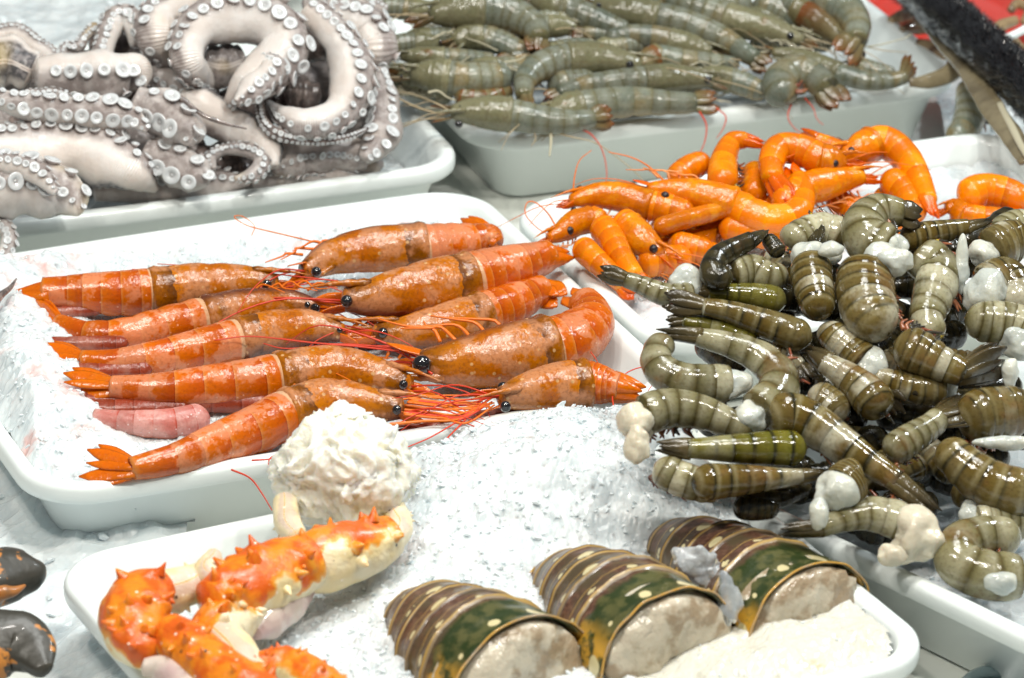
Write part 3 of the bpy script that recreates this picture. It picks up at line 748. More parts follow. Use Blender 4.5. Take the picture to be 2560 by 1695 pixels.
red(4, 195, [(1440, 820), (1200, 880), (950, 930), (700, 960), (480, 950)], 'pinkish red prawn with two black spots on its lower side', head=[(2030, 790), (1850, 760), (1650, 780)], fan=(200, 900), eyes=[(2010, 770, 40)], dors=-70, te=.5, spread=.5)
red(5, 205, [(1180, 690), (1320, 640), (1450, 580), (1560, 530)], 'red prawn with blackish eye region tucked under the thick prawn', head=[(560, 790), (750, 790), (980, 750)], fan=(1650, 580), eyes=[(610, 785, 62)], dors=60, te=.7, l=-.001, spread=.3)
red(5, 275, [(1560, 880), (1700, 840), (1815, 760), (1835, 680), (1800, 610)], 'largest red prawn, bent at the right with a huge black eye and dark blotched head', head=[(830, 960), (1000, 970), (1300, 930)], fan=(1730, 555), eyes=[(840, 975, 115), (930, 930, 70, .5)], dors=-55, te=.6, l=.004, spread=.25)
red(4, 225, [(1680, 1050), (1450, 1090), (1200, 1110), (950, 1125), (660, 1110)], 'pale orange prawn with a broad open tail fan at the left', head=[(2420, 1100), (2200, 1040), (1950, 1010)], fan=(310, 1090), eyes=[(2388, 1092, 56)], dors=-60, te=.5, spread=.5, l=.004)
red(5, 215, [(1790, 1085), (1900, 1095), (2010, 1110)], 'short red prawn near the tray front showing both black eyes and spread whiskers', head=[(1300, 1170), (1450, 1140), (1620, 1110)], fan=(2150, 1145), eyes=[(1320, 1110, 70), (1335, 1222, 66)], dors=10, te=.55, l=.012, spread=.1, fw=1.0, feel=3)
red(7, 225, [(1720, -10), (1520, 90), (1290, 175), (1050, 265), (780, 325)], 'bent red prawn at the tray front with a wide fanned tail above the rim', head=[(2380, -30), (2150, -50), (1930, -60)], fan=(430, 285), eyes=[(2350, -25, 60)], dors=-60, te=.5, spread=.6, l=.010)
red(4, 190, [(1240, 1290), (1020, 1325), (780, 1320), (560, 1290)], 'frosty pink prawn half buried in ice above the front prawn', kind=FROST, fan=(240, 1260), dors=-70, te=.5, spread=.2, l=-.001)
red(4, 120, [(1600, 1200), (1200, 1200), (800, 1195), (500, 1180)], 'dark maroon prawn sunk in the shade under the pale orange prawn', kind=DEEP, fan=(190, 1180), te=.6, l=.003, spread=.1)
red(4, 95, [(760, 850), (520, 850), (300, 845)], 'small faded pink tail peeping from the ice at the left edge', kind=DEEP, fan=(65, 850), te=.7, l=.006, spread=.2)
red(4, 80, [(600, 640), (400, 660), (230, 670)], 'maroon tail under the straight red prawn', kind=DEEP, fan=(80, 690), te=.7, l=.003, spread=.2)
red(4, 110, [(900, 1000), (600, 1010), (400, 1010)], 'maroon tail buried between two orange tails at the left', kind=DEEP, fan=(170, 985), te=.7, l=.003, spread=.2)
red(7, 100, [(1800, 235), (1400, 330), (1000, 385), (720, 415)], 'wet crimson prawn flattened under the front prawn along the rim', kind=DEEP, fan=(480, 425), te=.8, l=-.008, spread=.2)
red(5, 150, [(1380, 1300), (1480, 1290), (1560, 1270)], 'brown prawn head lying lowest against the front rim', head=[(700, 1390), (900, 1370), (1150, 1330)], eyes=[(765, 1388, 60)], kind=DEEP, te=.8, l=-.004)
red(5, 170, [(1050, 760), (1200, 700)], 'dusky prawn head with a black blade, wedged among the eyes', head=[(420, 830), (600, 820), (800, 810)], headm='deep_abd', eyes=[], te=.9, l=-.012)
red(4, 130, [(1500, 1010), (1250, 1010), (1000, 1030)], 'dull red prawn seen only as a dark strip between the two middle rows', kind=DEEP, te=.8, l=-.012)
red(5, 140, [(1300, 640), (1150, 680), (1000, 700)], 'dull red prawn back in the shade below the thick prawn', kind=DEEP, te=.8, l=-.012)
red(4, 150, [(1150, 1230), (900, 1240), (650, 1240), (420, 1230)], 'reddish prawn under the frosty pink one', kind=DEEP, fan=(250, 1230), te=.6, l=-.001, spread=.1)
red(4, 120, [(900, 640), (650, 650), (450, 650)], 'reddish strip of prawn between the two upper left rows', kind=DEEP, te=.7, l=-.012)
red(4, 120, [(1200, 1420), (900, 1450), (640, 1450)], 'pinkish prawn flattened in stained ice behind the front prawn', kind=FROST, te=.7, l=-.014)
def feeler(c, pts, r, m, label, grp='long thin prawn feelers', pl=PA, lift=.022):
    o = wire('loose_feeler', [pl.at(c, x, y, lift) for x, y in pts], r, M[m], None, n=40, r1=r * .5)
    return tag(o, label, 'feeler', grp)
for c_, pts_, r_, lb_ in (
    (4, [(1930, 265), (1700, 210), (1510, 165), (1440, 140), (1385, 100), (1430, 95), (1505, 150), (1490, 210)], .0006, 'looped orange feeler over the ice behind the prawns'),
    (4, [(1560, 405), (1300, 420), (1000, 415), (780, 410)], .0007, 'upper straight red feeler above the farthest left prawn'),
    (4, [(2000, 480), (1600, 435), (1300, 400), (930, 378)], .0006, 'thin red feeler crossing the back prawn head'),
    (4, [(2360, 870), (1900, 850), (1500, 808), (1270, 830)], .0008, 'red feeler lying across the prawn with black spots'),
    (4, [(2360, 895), (2000, 860), (1700, 880), (1560, 850)], .0008, 'red feeler lying just below another near the middle'),
    (5, [(900, 1030), (700, 900), (500, 860), (250, 850), (0, 820)], .0009, 'long red feeler over the black eyed prawn'),
    (5, [(500, 1180), (430, 1080), (300, 1010), (235, 960), (245, 890)], .0005, 'curled red feeler over the pale orange head'),
    (5, [(1250, 1170), (1100, 1280), (900, 1400), (750, 1465)], .0008, 'red feeler hanging over the front rim, upper one'),
    (5, [(1100, 1300), (1000, 1400), (900, 1500), (810, 1563)], .0007, 'red feeler hanging over the front rim, lower one'),
    (5, [(1985, 1270), (1970, 1150), (2030, 1040), (2150, 990), (2230, 1040), (2180, 1130)], .0006, 'red feeler arching beside the bottom right tray corner'),
    (5, [(1820, 630), (1880, 610), (1950, 650), (1920, 740)], .0004, 'fine hooked feeler on the right tray wall'),
    (5, [(1840, 900), (1880, 960), (1885, 1010)], .0004, 'short fine feeler on the right tray wall'),
    (7, [(1370, 330), (1480, 380), (1550, 470), (1610, 570)], .0007, 'red feeler dangling down the tray front'),
    (7, [(1660, 410), (1600, 330), (1600, 260), (1700, 215)], .0007, 'red feeler hooked beside the crab meat'),
    (7, [(1490, 275), (1600, 265), (1700, 225), (1780, 215)], .0007, 'red feeler lying along the rim beside the crab meat'),
    (5, [(250, 1250), (600, 1200), (900, 1160), (1230, 1160)], .0010, 'orange feeler stretched between the two front heads'),
    (5, [(720, 1240), (900, 1260), (1050, 1270), (1250, 1200)], .0012, 'orange feeler bundle strand before the front prawn'),
    (5, [(650, 1330), (850, 1310), (1050, 1300), (1200, 1230)], .0013, 'thick orange strand above the brown head'),
    (5, [(80, 1100), (250, 1130), (500, 1160), (640, 1150)], .0016, 'flat orange strand below the pale orange head')):
    feeler(c_, pts_, r_, 'feeler_ora' if 'orange' in lb_ else 'feeler_red', lb_)
rs_ = random.Random(3)
for i in range(16):
    x0 = rs_.uniform(900, 980); y0 = rs_.uniform(1160, 1300)
    feeler(5, [(x0 - 180, y0 - 20), (x0, y0), (x0 + 150, y0 + rs_.uniform(-30, 40)), (1230 + rs_.uniform(-30, 40), 1180 + rs_.uniform(-20, 60))], .0011, rs_.choice(['feeler_ora', 'feeler_ora', 'feeler_red']), 'orange red strand in the tangle before the prawn showing both eyes', 'tangle of orange strands')

# ------------------------------------------------------------------ raw grey shrimps
GRY = ('gry_abd', 'gry_head', 'gry_fan')
PT = Plane(1800, 270, RIM + .004, 17, 20)
def gry(c, w, abd, label, **kw):
    kw.setdefault('te', .5); kw.setdefault('feel', 2); kw.setdefault('legs', 8)
    kw.setdefault('col', (random.uniform(.2, .8), 1, .5))
    return prawn(PT, c, kw.pop('kind', GRY), w, abd, label, kw.pop('cat', 'shrimp'), 'raw grey shrimps', 'grey_shrimp', **kw)
gry(2, 190, [(870, 675), (1050, 705), (1220, 720), (1380, 700)], 'grey shrimp at the front left corner looking out over the rim with both black eyes', head=[(545, 665), (640, 660), (760, 665)], eyes=[(595, 640, 44), (585, 735, 48, .75)], fan=(1500, 690), dors=0, l=.008, legs=2, feel=4)
gry(2, 185, [(1250, 350), (1080, 390), (980, 470), (975, 570)], 'curled pale grey shrimp with its tail hanging down near the tray front', head=[(1660, 385), (1550, 370), (1400, 345)], eyes=[(1598, 382, 48)], fan=(985, 660), dors=-70, l=.012, te=.45, spread=.2)
gry(2, 200, [(500, 460), (640, 475), (780, 465), (900, 450)], 'silvery grey shrimp by the left corner with bright shine spots', head=[(300, 440), (360, 445), (430, 450)], dors=40, l=.004, eyes=[], te=.75)
gry(2, 120, [(480, 345), (650, 345), (800, 350)], 'brownish shrimp back showing just behind the silvery one', head=[(240, 330), (330, 335)], dors=30, l=.002, eyes=[])
gry(2, 220, [(700, 60), (880, 80), (1020, 150), (1060, 230)], 'big blue grey shrimp at the back left with stilt like pale legs', head=[(420, 90), (520, 70), (620, 60)], fan=(1040, 310), dors=60, l=.012, te=.5, legs=6, eyes=[])
gry(2, 150, [(700, 210), (830, 250), (930, 290), (1010, 300)], 'small yellowish grey shrimp under the big blue grey one', head=[(560, 250), (620, 215)], dors=-60, l=.003, eyes=[], te=.6)
gry(3, 175, [(180, 100), (380, 150), (560, 220), (700, 300), (780, 350)], 'long grey shrimp lying diagonally across the middle of the heap', head=[(-180, 20), (-80, 50), (60, 75)], fan=(860, 400), dors=60, l=.010, te=.5)
gry(2, 150, [(1850, 250), (1720, 225), (1580, 215), (1450, 240)], 'teal tinted shrimp in the middle of the grey heap', head=[(2080, 310), (1980, 280)], dors=-60, l=.006, te=.6, eyes=[])
gry(2, 170, [(1180, 40), (1320, 90), (1460, 150), (1600, 200)], 'olive yellow shrimp near the back of the grey heap', head=[(1020, 0), (1100, 20)], dors=50, l=.005, te=.6, eyes=[])
gry(2, 185, [(1280, 640), (1450, 620), (1620, 600), (1820, 610), (1980, 610)], 'shrimp along the front rim with an orange brown tail tip', head=[(1110, 680), (1180, 660)], fan=(2120, 590), dors=70, l=.002, te=.55, eyes=[])
gry(2, 165, [(1700, 475), (1520, 495), (1350, 510), (1180, 560)], 'grey shrimp second from the front rim with a dark eye at its right', head=[(2090, 480), (2000, 470), (1850, 465)], eyes=[(2060, 472, 50)], fan=(1100, 590), dors=-60, l=.006, te=.5, legs=6)
gry(3, 140, [(620, 470), (740, 510), (840, 560)], 'shrimp squeezed between the front row and the round coiled one', head=[(420, 450), (500, 455)], eyes=[(500, 475, 44)], dors=60, l=.003, te=.7)
gry(3, 185, [(960, 600), (920, 490), (1010, 420), (1120, 450), (1200, 530)], 'round coiled shrimp at the front rim with black star marks', dors=80, l=.010, te=.75, fan=(1260, 580), flesh=(960, 600, 180, 'gry_abd'))
gry(3, 120, [(1250, 430), (1420, 475), (1560, 480), (1660, 455)], 'brown grey shrimp at the right end whose tail stands up over the rim', head=[(880, 310), (980, 325), (1120, 370)], fan=(1745, 310), dors=-60, l=.010, te=.6, legs=7, eyes=[], spread=.4)
gry(3, 170, [(620, 110), (480, 60), (330, 10), (200, -60)], 'shrimp facing right with an orange patch inside its head', head=[(1060, 240), (920, 195), (760, 150)], eyes=[(985, 212, 46)], dors=-60, l=.012, te=.6)
gry(3, 150, [(1020, 60), (930, 10), (850, -40)], 'red brown headed shrimp high on the right of the grey heap', head=[(1300, 260), (1220, 180), (1120, 110)], dors=-40, l=.010, eyes=[], kind=('gry_abd', 'gry_fan', 'gry_fan'))
gry(3, 210, [(1120, 10), (1280, 40), (1370, 140), (1370, 240)], 'large curved grey shrimp bending down at the right side of the heap', dors=70, l=.014, te=.55, fan=(1285, 345), flesh=(1100, 10, 160, 'gry_abd'))
gry(3, 115, [(1400, 400), (1500, 425), (1610, 440)], 'small dark shrimp with one black eye by the bare right end of the tray', head=[(1330, 400), (1360, 395)], eyes=[(1405, 325, 56)], dors=60, l=.002, te=.6)
gry(2, 150, [(1150, 330), (1300, 290), (1450, 300)], 'shrimp with brown streaks behind the curled pale one', head=[(1050, 360), (1090, 350)], dors=40, l=.001, eyes=[])
gry(2, 140, [(1750, 330), (1900, 360), (2080, 370), (2250, 380)], 'reddish barred shrimp behind the dark eye of the second row', head=[(1680, 400), (1700, 360)], dors=50, l=.003, eyes=[], kind=('gry_abd', 'gry_fan', 'gry_fan'))
gry(2, 180, [(1120, 520), (1250, 500), (1400, 480)], 'glassy blue shrimp back beneath the second row', dors=30, l=.000, te=.8, flesh=(1110, 520, 150, 'gry_abd'))
gry(3, 190, [(760, 20), (900, 60), (1040, 130)], 'olive shrimp at the very back right of the heap', dors=60, l=.002, te=.6, flesh=(740, 10, 150, 'gry_abd'))
gry(3, 200, [(300, 30), (460, 20), (620, 30), (760, 40)], 'grey green shrimp cut by the top of the picture', dors=60, l=.004, te=.6, flesh=(290, 30, 150, 'gry_abd'))
gry(3, 200, [(-60, -10), (120, 0), (280, 20)], 'dull shrimp at the top edge over the long diagonal one', dors=60, l=.004, te=.6, flesh=(-60, 0, 150, 'gry_abd'))
gry(2, 120, [(560, 560), (700, 590), (820, 560), (900, 530)], 'brown shrimp squeezed behind the corner shrimp', dors=40, l=.001, te=.6, kind=('gry_fan', 'gry_head', 'gry_fan'), flesh=(550, 560, 90, 'gry_fan'))
rsu = random.Random(11)
for i in range(22):
    x = 300 + (i * 397 % 2350) ; y = 60 + (i * 173 % 420) - max(0, x - 900) * .12
    a = rsu.uniform(-.35, .35); L = rsu.uniform(200, 290); s = rsu.choice((1, -1)); ca = math.cos(a); sa = math.sin(a) * .6
    gry(2, 128, [(x, y), (x + s * L * .45 * ca, y - 12 + L * .45 * sa), (x + s * L * ca, y + L * sa)], rsu.choice(('slender grey shrimp among the others in the middle of the heap', )), head=[(x - s * L * .6 * ca, y + 12 - L * .6 * sa), (x - s * L * .3 * ca, y)], fan=(x + s * L * 1.3 * ca, y + L * 1.3 * sa + 20), spread=.3, dors=60 * s, l=.002, feel=3, legs=8)
for i in range(26):
    x = rsu.uniform(260, 3000); y = rsu.uniform(60, 560) - (x - 260) * .10
    if x > 2750: x = rsu.uniform(900, 2500)
    a = rsu.uniform(-.5, .5); L = rsu.uniform(180, 260); s = rsu.choice((1, -1))
    gry(2, 150, [(x - s * L * math.cos(a) / 1, y - L * math.sin(a) * .5), (x, y + rsu.uniform(-40, 10)), (x + s * L * math.cos(a), y + L * math.sin(a) * .5)], 'grey shrimp mostly hidden low in the heap under the others', dors=rsu.uniform(30, 80), l=-.013, te=.6, plain=True, flesh=(x - s * L, y, 110, 'gry_abd'))
gry(3, 185, [(2060, 500), (2060, 620), (2030, 740), (1960, 850)], 'green grey shrimp fallen outside the tray, hanging down at its right corner', dors=-60, te=.75, l=.0, h0=.012, flesh=(2060, 480, 150, 'gry_abd'))
for c_, pts_, r_, m_, lb_ in (
    (2, [(1100, 770), (1250, 810), (1380, 840), (1480, 900), (1620, 1010), (1700, 1100)], .0006, 'feeler_tan', 'brown feeler running from the front rim down to the orange shrimps'),
    (2, [(1270, 755), (1360, 790), (1430, 880), (1460, 1010), (1450, 1120)], .0006, 'feeler_red', 'red feeler drooping from the rim to the cooked shrimps'),
    (2, [(1130, 780), (1130, 850), (1122, 925)], .0015, 'leg_pale', 'pale leg tip hanging over the front rim'),
    (2, [(1030, 780), (1040, 820), (1015, 865)], .0005, 'feeler_tan', 'short brown hook over the front rim'),
    (2, [(2010, 660), (2050, 740), (2040, 840), (2000, 930)], .0007, 'feeler_red', 'red feeler hanging on the grey shrimp tray wall, left one'),
    (2, [(2110, 640), (2165, 690), (2150, 760), (2110, 820)], .0006, 'feeler_red', 'red feeler hanging on the grey shrimp tray wall, right one'),
    (3, [(1000, 590), (970, 690), (1010, 760), (1060, 790)], .0006, 'feeler_red', 'red feeler reaching the red tail below the rim'),
    (3, [(1070, 580), (1120, 640), (1140, 700), (1180, 740)], .0005, 'feeler_red', 'short red feeler right of the one reaching the red tail'),
    (3, [(1000, 150), (1100, 220), (1250, 265), (1450, 275), (1650, 230), (1700, 200)], .0009, 'leg_pale', 'long pale feeler stretching to the right over the empty tray end'),
    (3, [(1450, 280), (1550, 300), (1680, 310)], .0005, 'feeler_tan', 'fine feeler on the empty right end of the tray'),
    (2, [(500, 680), (350, 640), (200, 570)], .0012, 'feeler_tan', 'dark feeler reaching left from the corner shrimp'),
    (2, [(500, 700), (350, 710), (230, 740)], .0006, 'feeler_tan', 'fine feeler below the dark one at the left corner')):
    feeler(c_, pts_, r_, m_, lb_, 'shrimp feelers over the tray edge', PT, .012)

rs_ = random.Random(21)
for i in range(46):
    x = rs_.uniform(300, 3100); y = rs_.uniform(40, 640) - (x - 300) * .11; L = rs_.uniform(120, 300); a = rs_.uniform(-.5, .5); s1 = rs_.choice((1, -1))
    feeler(2, [(x, y), (x + s1 * L * .35, y - 18 + L * a * .2), (x + s1 * L * .7, y + rs_.uniform(-15, 15) + L * a * .5), (x + s1 * L, y + L * a)], rs_.choice((.0006, .0008, .0011)), rs_.choice(('leg_pale', 'feeler_tan', 'leg_pale')), 'fine pale feeler lying loose on the heap of grey shrimps', 'fine feelers on the grey shrimps', PT, .016)
# ------------------------------------------------------------------ cooked orange shrimps
ORA = ('ora_abd', 'ora_head', 'ora_fan')
PC = Plane(1900, 640, RIM - .004, 18, 20)
def ora(c, w, abd, label, **kw):
    kw.setdefault('te', .55); kw.setdefault('feel', 2); kw.setdefault('legs', 5)
    kw.setdefault('col', (random.uniform(.35, .75), 1, .5))
    return prawn(PC, c, kw.pop('kind', ORA), w, abd, label, 'shrimp', 'cooked orange shrimps', 'cooked_shrimp', **kw)
ora(3, 175, [(640, 1200), (760, 1265), (900, 1300), (1020, 1260), (1060, 1150), (1030, 1060)], 'big cooked shrimp in the middle, curled under with two black eyes at its left', head=[(140, 1120), (290, 1130), (450, 1155)], eyes=[(270, 1104, 56), (243, 1160, 54, .75)], dors=-60, l=.014, te=.6, fan=(990, 980), spread=.2)
ora(3, 175, [(1180, 960), (1060, 895), (930, 880), (875, 960), (880, 1060)], 'cooked shrimp arched at the top with its pointed tail hanging in front', head=[(1310, 960), (1250, 960)], eyes=[(1245, 965, 58)], dors=-60, l=.018, te=.6, fan=(980, 1215), spread=.2, fw=.9)
ora(3, 165, [(590, 1120), (585, 1020), (600, 920), (640, 840), (720, 830)], 'cooked shrimp standing up in a loop at the left of the top', dors=70, l=.014, te=.5, fan=(840, 865), flesh=(600, 1130, 150, 'ora_abd'), spread=.15)
ora(3, 140, [(290, 1080), (380, 1000), (500, 950)], 'darker cooked shrimp arching behind the standing loop', dors=60, l=.006, te=.9, flesh=(280, 1090, 120, 'ora_abd'))
ora(3, 180, [(1450, 850), (1560, 850), (1670, 940), (1750, 1070), (1800, 1190)], 'cooked shrimp draped down the right end with one eye at the top', head=[(1290, 910), (1370, 895)], eyes=[(1348, 893, 54)], dors=60, l=.014, te=.5, fan=(1850, 1290), spread=.15)
ora(3, 95, [(1330, 910), (1230, 860), (1130, 820)], 'thin cooked tail with a red tip pointing up left', dors=60, l=.010, te=.7, fan=(1045, 775), flesh=(1330, 915, 80, 'ora_abd'), spread=.1, fw=1)
ora(3, 175, [(1080, 1110), (980, 1180), (900, 1230)], 'brownish cooked shrimp head with pale legs under the arched one', head=[(1420, 1050), (1320, 1060), (1200, 1085)], eyes=[(1335, 1000, 50)], dors=-60, l=.010, te=.8, legs=8, kind=('ora_abd', 'ora_head', 'ora_fan'))
ora(3, 155, [(1530, 1040), (1630, 1110), (1700, 1210), (1740, 1300)], 'cooked shrimp lying inside the draped right one', dors=60, l=.008, te=.7, flesh=(1520, 1040, 130, 'ora_head'))
ora(2, 160, [(1700, 1215), (1840, 1245), (1980, 1290)], 'cooked shrimp at the upper left with its ribbed belly legs showing', head=[(1250, 1190), (1380, 1160), (1530, 1165)], eyes=[(1302, 1124, 52)], dors=70, l=.010, te=.8, legs=8)
ora(2, 150, [(1285, 1440), (1370, 1520), (1460, 1600), (1560, 1690)], 'smooth finger like cooked tail in front, the left of two', dors=20, l=.012, te=.6, flesh=(1290, 1440, 138, 'ora_abd'), fan=(1640, 1740))
ora(2, 165, [(1400, 1310), (1480, 1410), (1550, 1530), (1620, 1640)], 'smooth finger like cooked tail in front, the right of two', dors=20, l=.013, te=.65, flesh=(1400, 1310, 150, 'ora_abd'), fan=(1660, 1720))
ora(2, 140, [(1350, 1290), (1450, 1330)], 'dark orange shrimp head sticking out left with its eyes apart', head=[(1120, 1410), (1200, 1370), (1280, 1320)], eyes=[(1222, 1286, 40), (1240, 1365, 52), (1266, 1245, 42)], dors=60, l=.006, te=.8)
ora(3, 180, [(30, 1360), (-40, 1300)], 'brown orange shrimp head near the front with a black eye facing us', head=[(230, 1500), (160, 1460), (90, 1410)], eyes=[(175, 1472, 52)], dors=-40, l=.012, te=.8, legs=7)
ora(3, 100, [(180, 1355), (330, 1310), (480, 1270), (640, 1230)], 'straight tan orange body lying across the front like a stick', dors=50, l=.016, te=.9, flesh=(170, 1365, 90, 'ora_head'), kind=('ora_head', 'ora_head', 'ora_fan'))
ora(3, 140, [(560, 1340), (700, 1370), (830, 1400), (940, 1420)], 'bright cooked shrimp peeping out above the curled black tail', dors=50, l=.004, te=.8, flesh=(550, 1340, 120, 'ora_abd'))
ora(3, 150, [(260, 1440), (400, 1470), (540, 1500)], 'glossy cooked shrimp above the tiger prawn tails at the front', dors=60, l=.002, te=.8, flesh=(250, 1440, 130, 'ora_abd'))
ora(3, 160, [(80, 1560), (250, 1540), (400, 1530)], 'lowest cooked shrimp at the front edge of its heap', dors=60, l=.004, te=.8, flesh=(80, 1560, 130, 'ora_abd'))
ora(3, 150, [(740, 1180), (780, 1080), (760, 980)], 'pinkish shrimp belly with broken legs inside the loop', dors=-60, l=.0, te=.8, kind=('ora_head', 'ora_head', 'ora_fan'), flesh=(740, 1190, 120, 'ora_head'), legs=5)
ora(3, 180, [(1990, 1180), (2120, 1130), (2270, 1150), (2400, 1220)], 'bright cooked shrimp curving over pink ice at the right edge', dors=60, l=.004, te=.8, flesh=(1985, 1200, 140, 'ora_abd'))
ora(3, 120, [(2000, 1270), (2150, 1290), (2400, 1300)], 'cooked shrimp lying low at the far right edge', head=[(1910, 1240), (1950, 1230)], eyes=[(1972, 1195, 34)], dors=60, l=.002, te=.8)
for i in range(18):
    x = rsu.uniform(150, 1700); y = rsu.uniform(1000, 1420) - (300 if False else 0)
    if x < 500: y = rsu.uniform(1300, 1500)
    a = rsu.uniform(-.6, .6); L = rsu.uniform(120, 180); s = rsu.choice((1, -1))
    ora(3, 135, [(x - s * L, y - L * a), (x, y + 20), (x + s * L, y + L * a)], 'cooked shrimp deep in the orange heap under the others', dors=rsu.uniform(20, 80), l=-.008, te=.7, plain=True, flesh=(x - s * L, y - L * a, 110, 'ora_head'), legs=2, kind=rsu.choice((ORA, ('ora_head', 'ora_head', 'ora_fan'))))
for i in range(10):
    x = rsu.uniform(100, 1100); y = rsu.uniform(1150, 1500)
    ora(2, 130, [(x + 1500 - 100, y), (x + 1500, y + 15), (x + 1500 + 110, y + rsu.uniform(-30, 40))], 'cooked shrimp piece packed at the bottom left of the orange heap', dors=60, l=-.010, te=.7, plain=True, flesh=(x + 1400, y, 100, 'ora_head'))
for c_, pts_, r_, lb_ in (
    (2, [(1165, 1350), (1110, 1260), (1040, 1200), (990, 1200), (980, 1270), (1050, 1350), (1120, 1390)], .0006, 'looped orange feeler on the empty left rim of the cooked shrimp tray'),
    (2, [(1260, 1180), (1270, 1050), (1300, 950), (1370, 890)], .0006, 'orange feeler rising in an arc against the grey tray wall'),
    (2, [(1800, 1070), (1700, 980), (1600, 930), (1470, 900)], .0008, 'orange feeler sweeping left from the big shrimp head'),
    (2, [(1680, 1105), (1550, 1090), (1450, 1085), (1340, 1110)], .0007, 'orange feeler passing just above the left eye'),
    (3, [(600, 800), (700, 830), (800, 810)], .0004, 'short fine feeler over the loop at the top')):
    feeler(c_, pts_, r_, 'feeler_ora', lb_, 'orange feelers over the cooked shrimps', PC, .018)

# ------------------------------------------------------------------ headless tiger prawns
TIG = ('tig_abd', 'tig_abd', 'tig_fan'); TGR = ('tig_green', 'tig_green', 'tig_fan'); TPA = ('tig_pale', 'tig_pale', 'tig_fan'); TDK = ('tig_dark', 'tig_dark', 'tig_dark')
PD = Plane(2150, 1400, RIM + .006, 26, 26)
def tig(c, w, abd, label, **kw):
    if kw.get('fan') and kw.get('te', .5) > .45: kw['te'] = kw.get('te', .5) * .82
    kw.setdefault('te', .5); kw.setdefault('legs', random.choice((3, 4, 5, 6)) if not kw.get('plain') else 0); kw.setdefault('col', (random.uniform(.35, .85), random.uniform(.1, .9), .5))
    return prawn(PD, c, kw.pop('kind', TIG), w, abd, label, 'prawn', 'headless tiger prawns', 'tiger_prawn', **kw)
tig(6, 225, [(1110, 380), (1118, 480), (1140, 590), (1165, 690)], 'upright tiger prawn in the upper middle with torn white flesh on top', dors=0, l=.022, te=.72, flesh=(1105, 340, 200), fan=None)
tig(6, 185, [(1110, 830), (960, 775), (800, 720), (620, 660), (470, 630)], 'long striped tiger prawn at the left, grey tail fan on the tray edge', dors=10, l=.016, te=.55, fan=(180, 580), flesh=(1120, 840, 150, 'tig_abd'), spread=.25)
tig(6, 160, [(960, 610), (820, 575), (660, 555), (500, 545)], 'short greenish tiger prawn just behind the long left one', dors=20, l=.010, te=.5, fan=(370, 545), flesh=(965, 612, 140, 'tig_abd'), spread=.1, kind=TGR)
tig(6, 300, [(1440, 430), (1430, 560), (1470, 690), (1550, 800)], 'largest brown banded prawn with a big white flesh end at the top right', dors=-50, l=.022, te=.8, flesh=(1530, 370, 250))
tig(6, 245, [(1600, 840), (1740, 900), (1880, 970), (2010, 1030)], 'tiger prawn with a milky patch whose dark fan points right', dors=-60, l=.024, te=.6, fan=(2290, 930), flesh=(1590, 835, 215, 'tig_pale'), spread=.35, fw=.9)
tig(6, 240, [(1750, 330), (1860, 420), (1830, 570), (1790, 700), (1840, 830)], 'pale tiger prawn bent along its belly of yellow flecked legs', dors=-60, l=.012, te=.55, kind=TPA, legs=5, flesh=(1990, 450, 130))
tig(6, 260, [(1560, 290), (1450, 230), (1430, 140), (1510, 70), (1640, 80)], 'grey green tiger prawn coiled at the very top of the heap', dors=60, l=.022, te=.6, kind=TPA, flesh=(1575, 290, 215), fan=(1740, 100), spread=.3)
tig(6, 150, [(1640, 240), (1780, 210), (1920, 180), (2030, 160)], 'banded tail lying on top at the right with a black fan', dors=60, l=.012, te=.6, fan=(2165, 115), spread=.12, fw=.9, flesh=(1630, 240, 120, 'tig_pale'))
tig(6, 220, [(2170, 300), (2290, 250), (2400, 240)], 'tiger prawn at the upper right edge with a ragged white end', dors=60, l=.012, te=.9, flesh=(2110, 330, 190))
tig(6, 230, [(2140, 520), (2250, 470), (2320, 560), (2290, 640)], 'tiger prawn curled in a ring round a white disc of flesh at the right', dors=70, l=.014, te=.7, flesh=(2150, 560, 230))
tig(6, 240, [(2400, 790), (2270, 740), (2130, 720), (2020, 700)], 'pale green tiger prawn at the right with yellow barred legs below', dors=-50, l=.014, te=.7, kind=TPA, legs=4, flesh=(2280, 850, 200))
tig(6, 200, [(1420, 950), (1340, 880), (1240, 800), (1200, 740)], 'tiger prawn ending in bluish white flesh in the middle of the heap', dors=30, l=.010, te=.7, flesh=(1450, 970, 170))
tig(6, 235, [(1540, 1270), (1430, 1140), (1310, 1040), (1190, 960)], 'fat tiger prawn lying diagonally in the centre with one golden patch', dors=10, l=.018, te=.45, fan=(1080, 890), flesh=(1560, 1290, 190, 'tig_abd'), spread=.15)
tig(6, 180, [(1310, 1290), (1200, 1190), (1090, 1130)], 'brown tiger prawn back with a white band left of the central one', dors=10, l=.010, te=.8, flesh=(1320, 1300, 150, 'tig_abd'))
tig(6, 200, [(620, 1090), (480, 1090), (330, 1070), (210, 1000), (190, 900), (260, 820)], 'pale tiger prawn curled at the left edge of the heap over the tray', dors=-70, l=.010, te=.6, kind=TPA, flesh=(660, 1085, 175))
tig(6, 225, [(790, 1250), (890, 1170), (920, 1060), (820, 940), (640, 860), (430, 810)], 'tiger prawn hooked round with orange dotted legs inside its curve', dors=60, l=.016, te=.38, kind=TPA, fan=(150, 785), spread=.12, flesh=(760, 1270, 190), legs=5, fw=.9)
tig(6, 130, [(790, 850), (640, 790), (480, 740), (350, 720)], 'narrow striped tail behind the hooked prawn', dors=50, l=.008, te=.5, flesh=(790, 850, 100, 'tig_abd'), fan=(250, 740), kind=TGR)
tig(6, 115, [(860, 890), (970, 920), (1050, 980)], 'small dark tail with a pinkish fan under the fat central prawn', dors=50, l=.006, te=.6, fan=(1125, 1070), flesh=(850, 885, 90, 'tig_abd'))
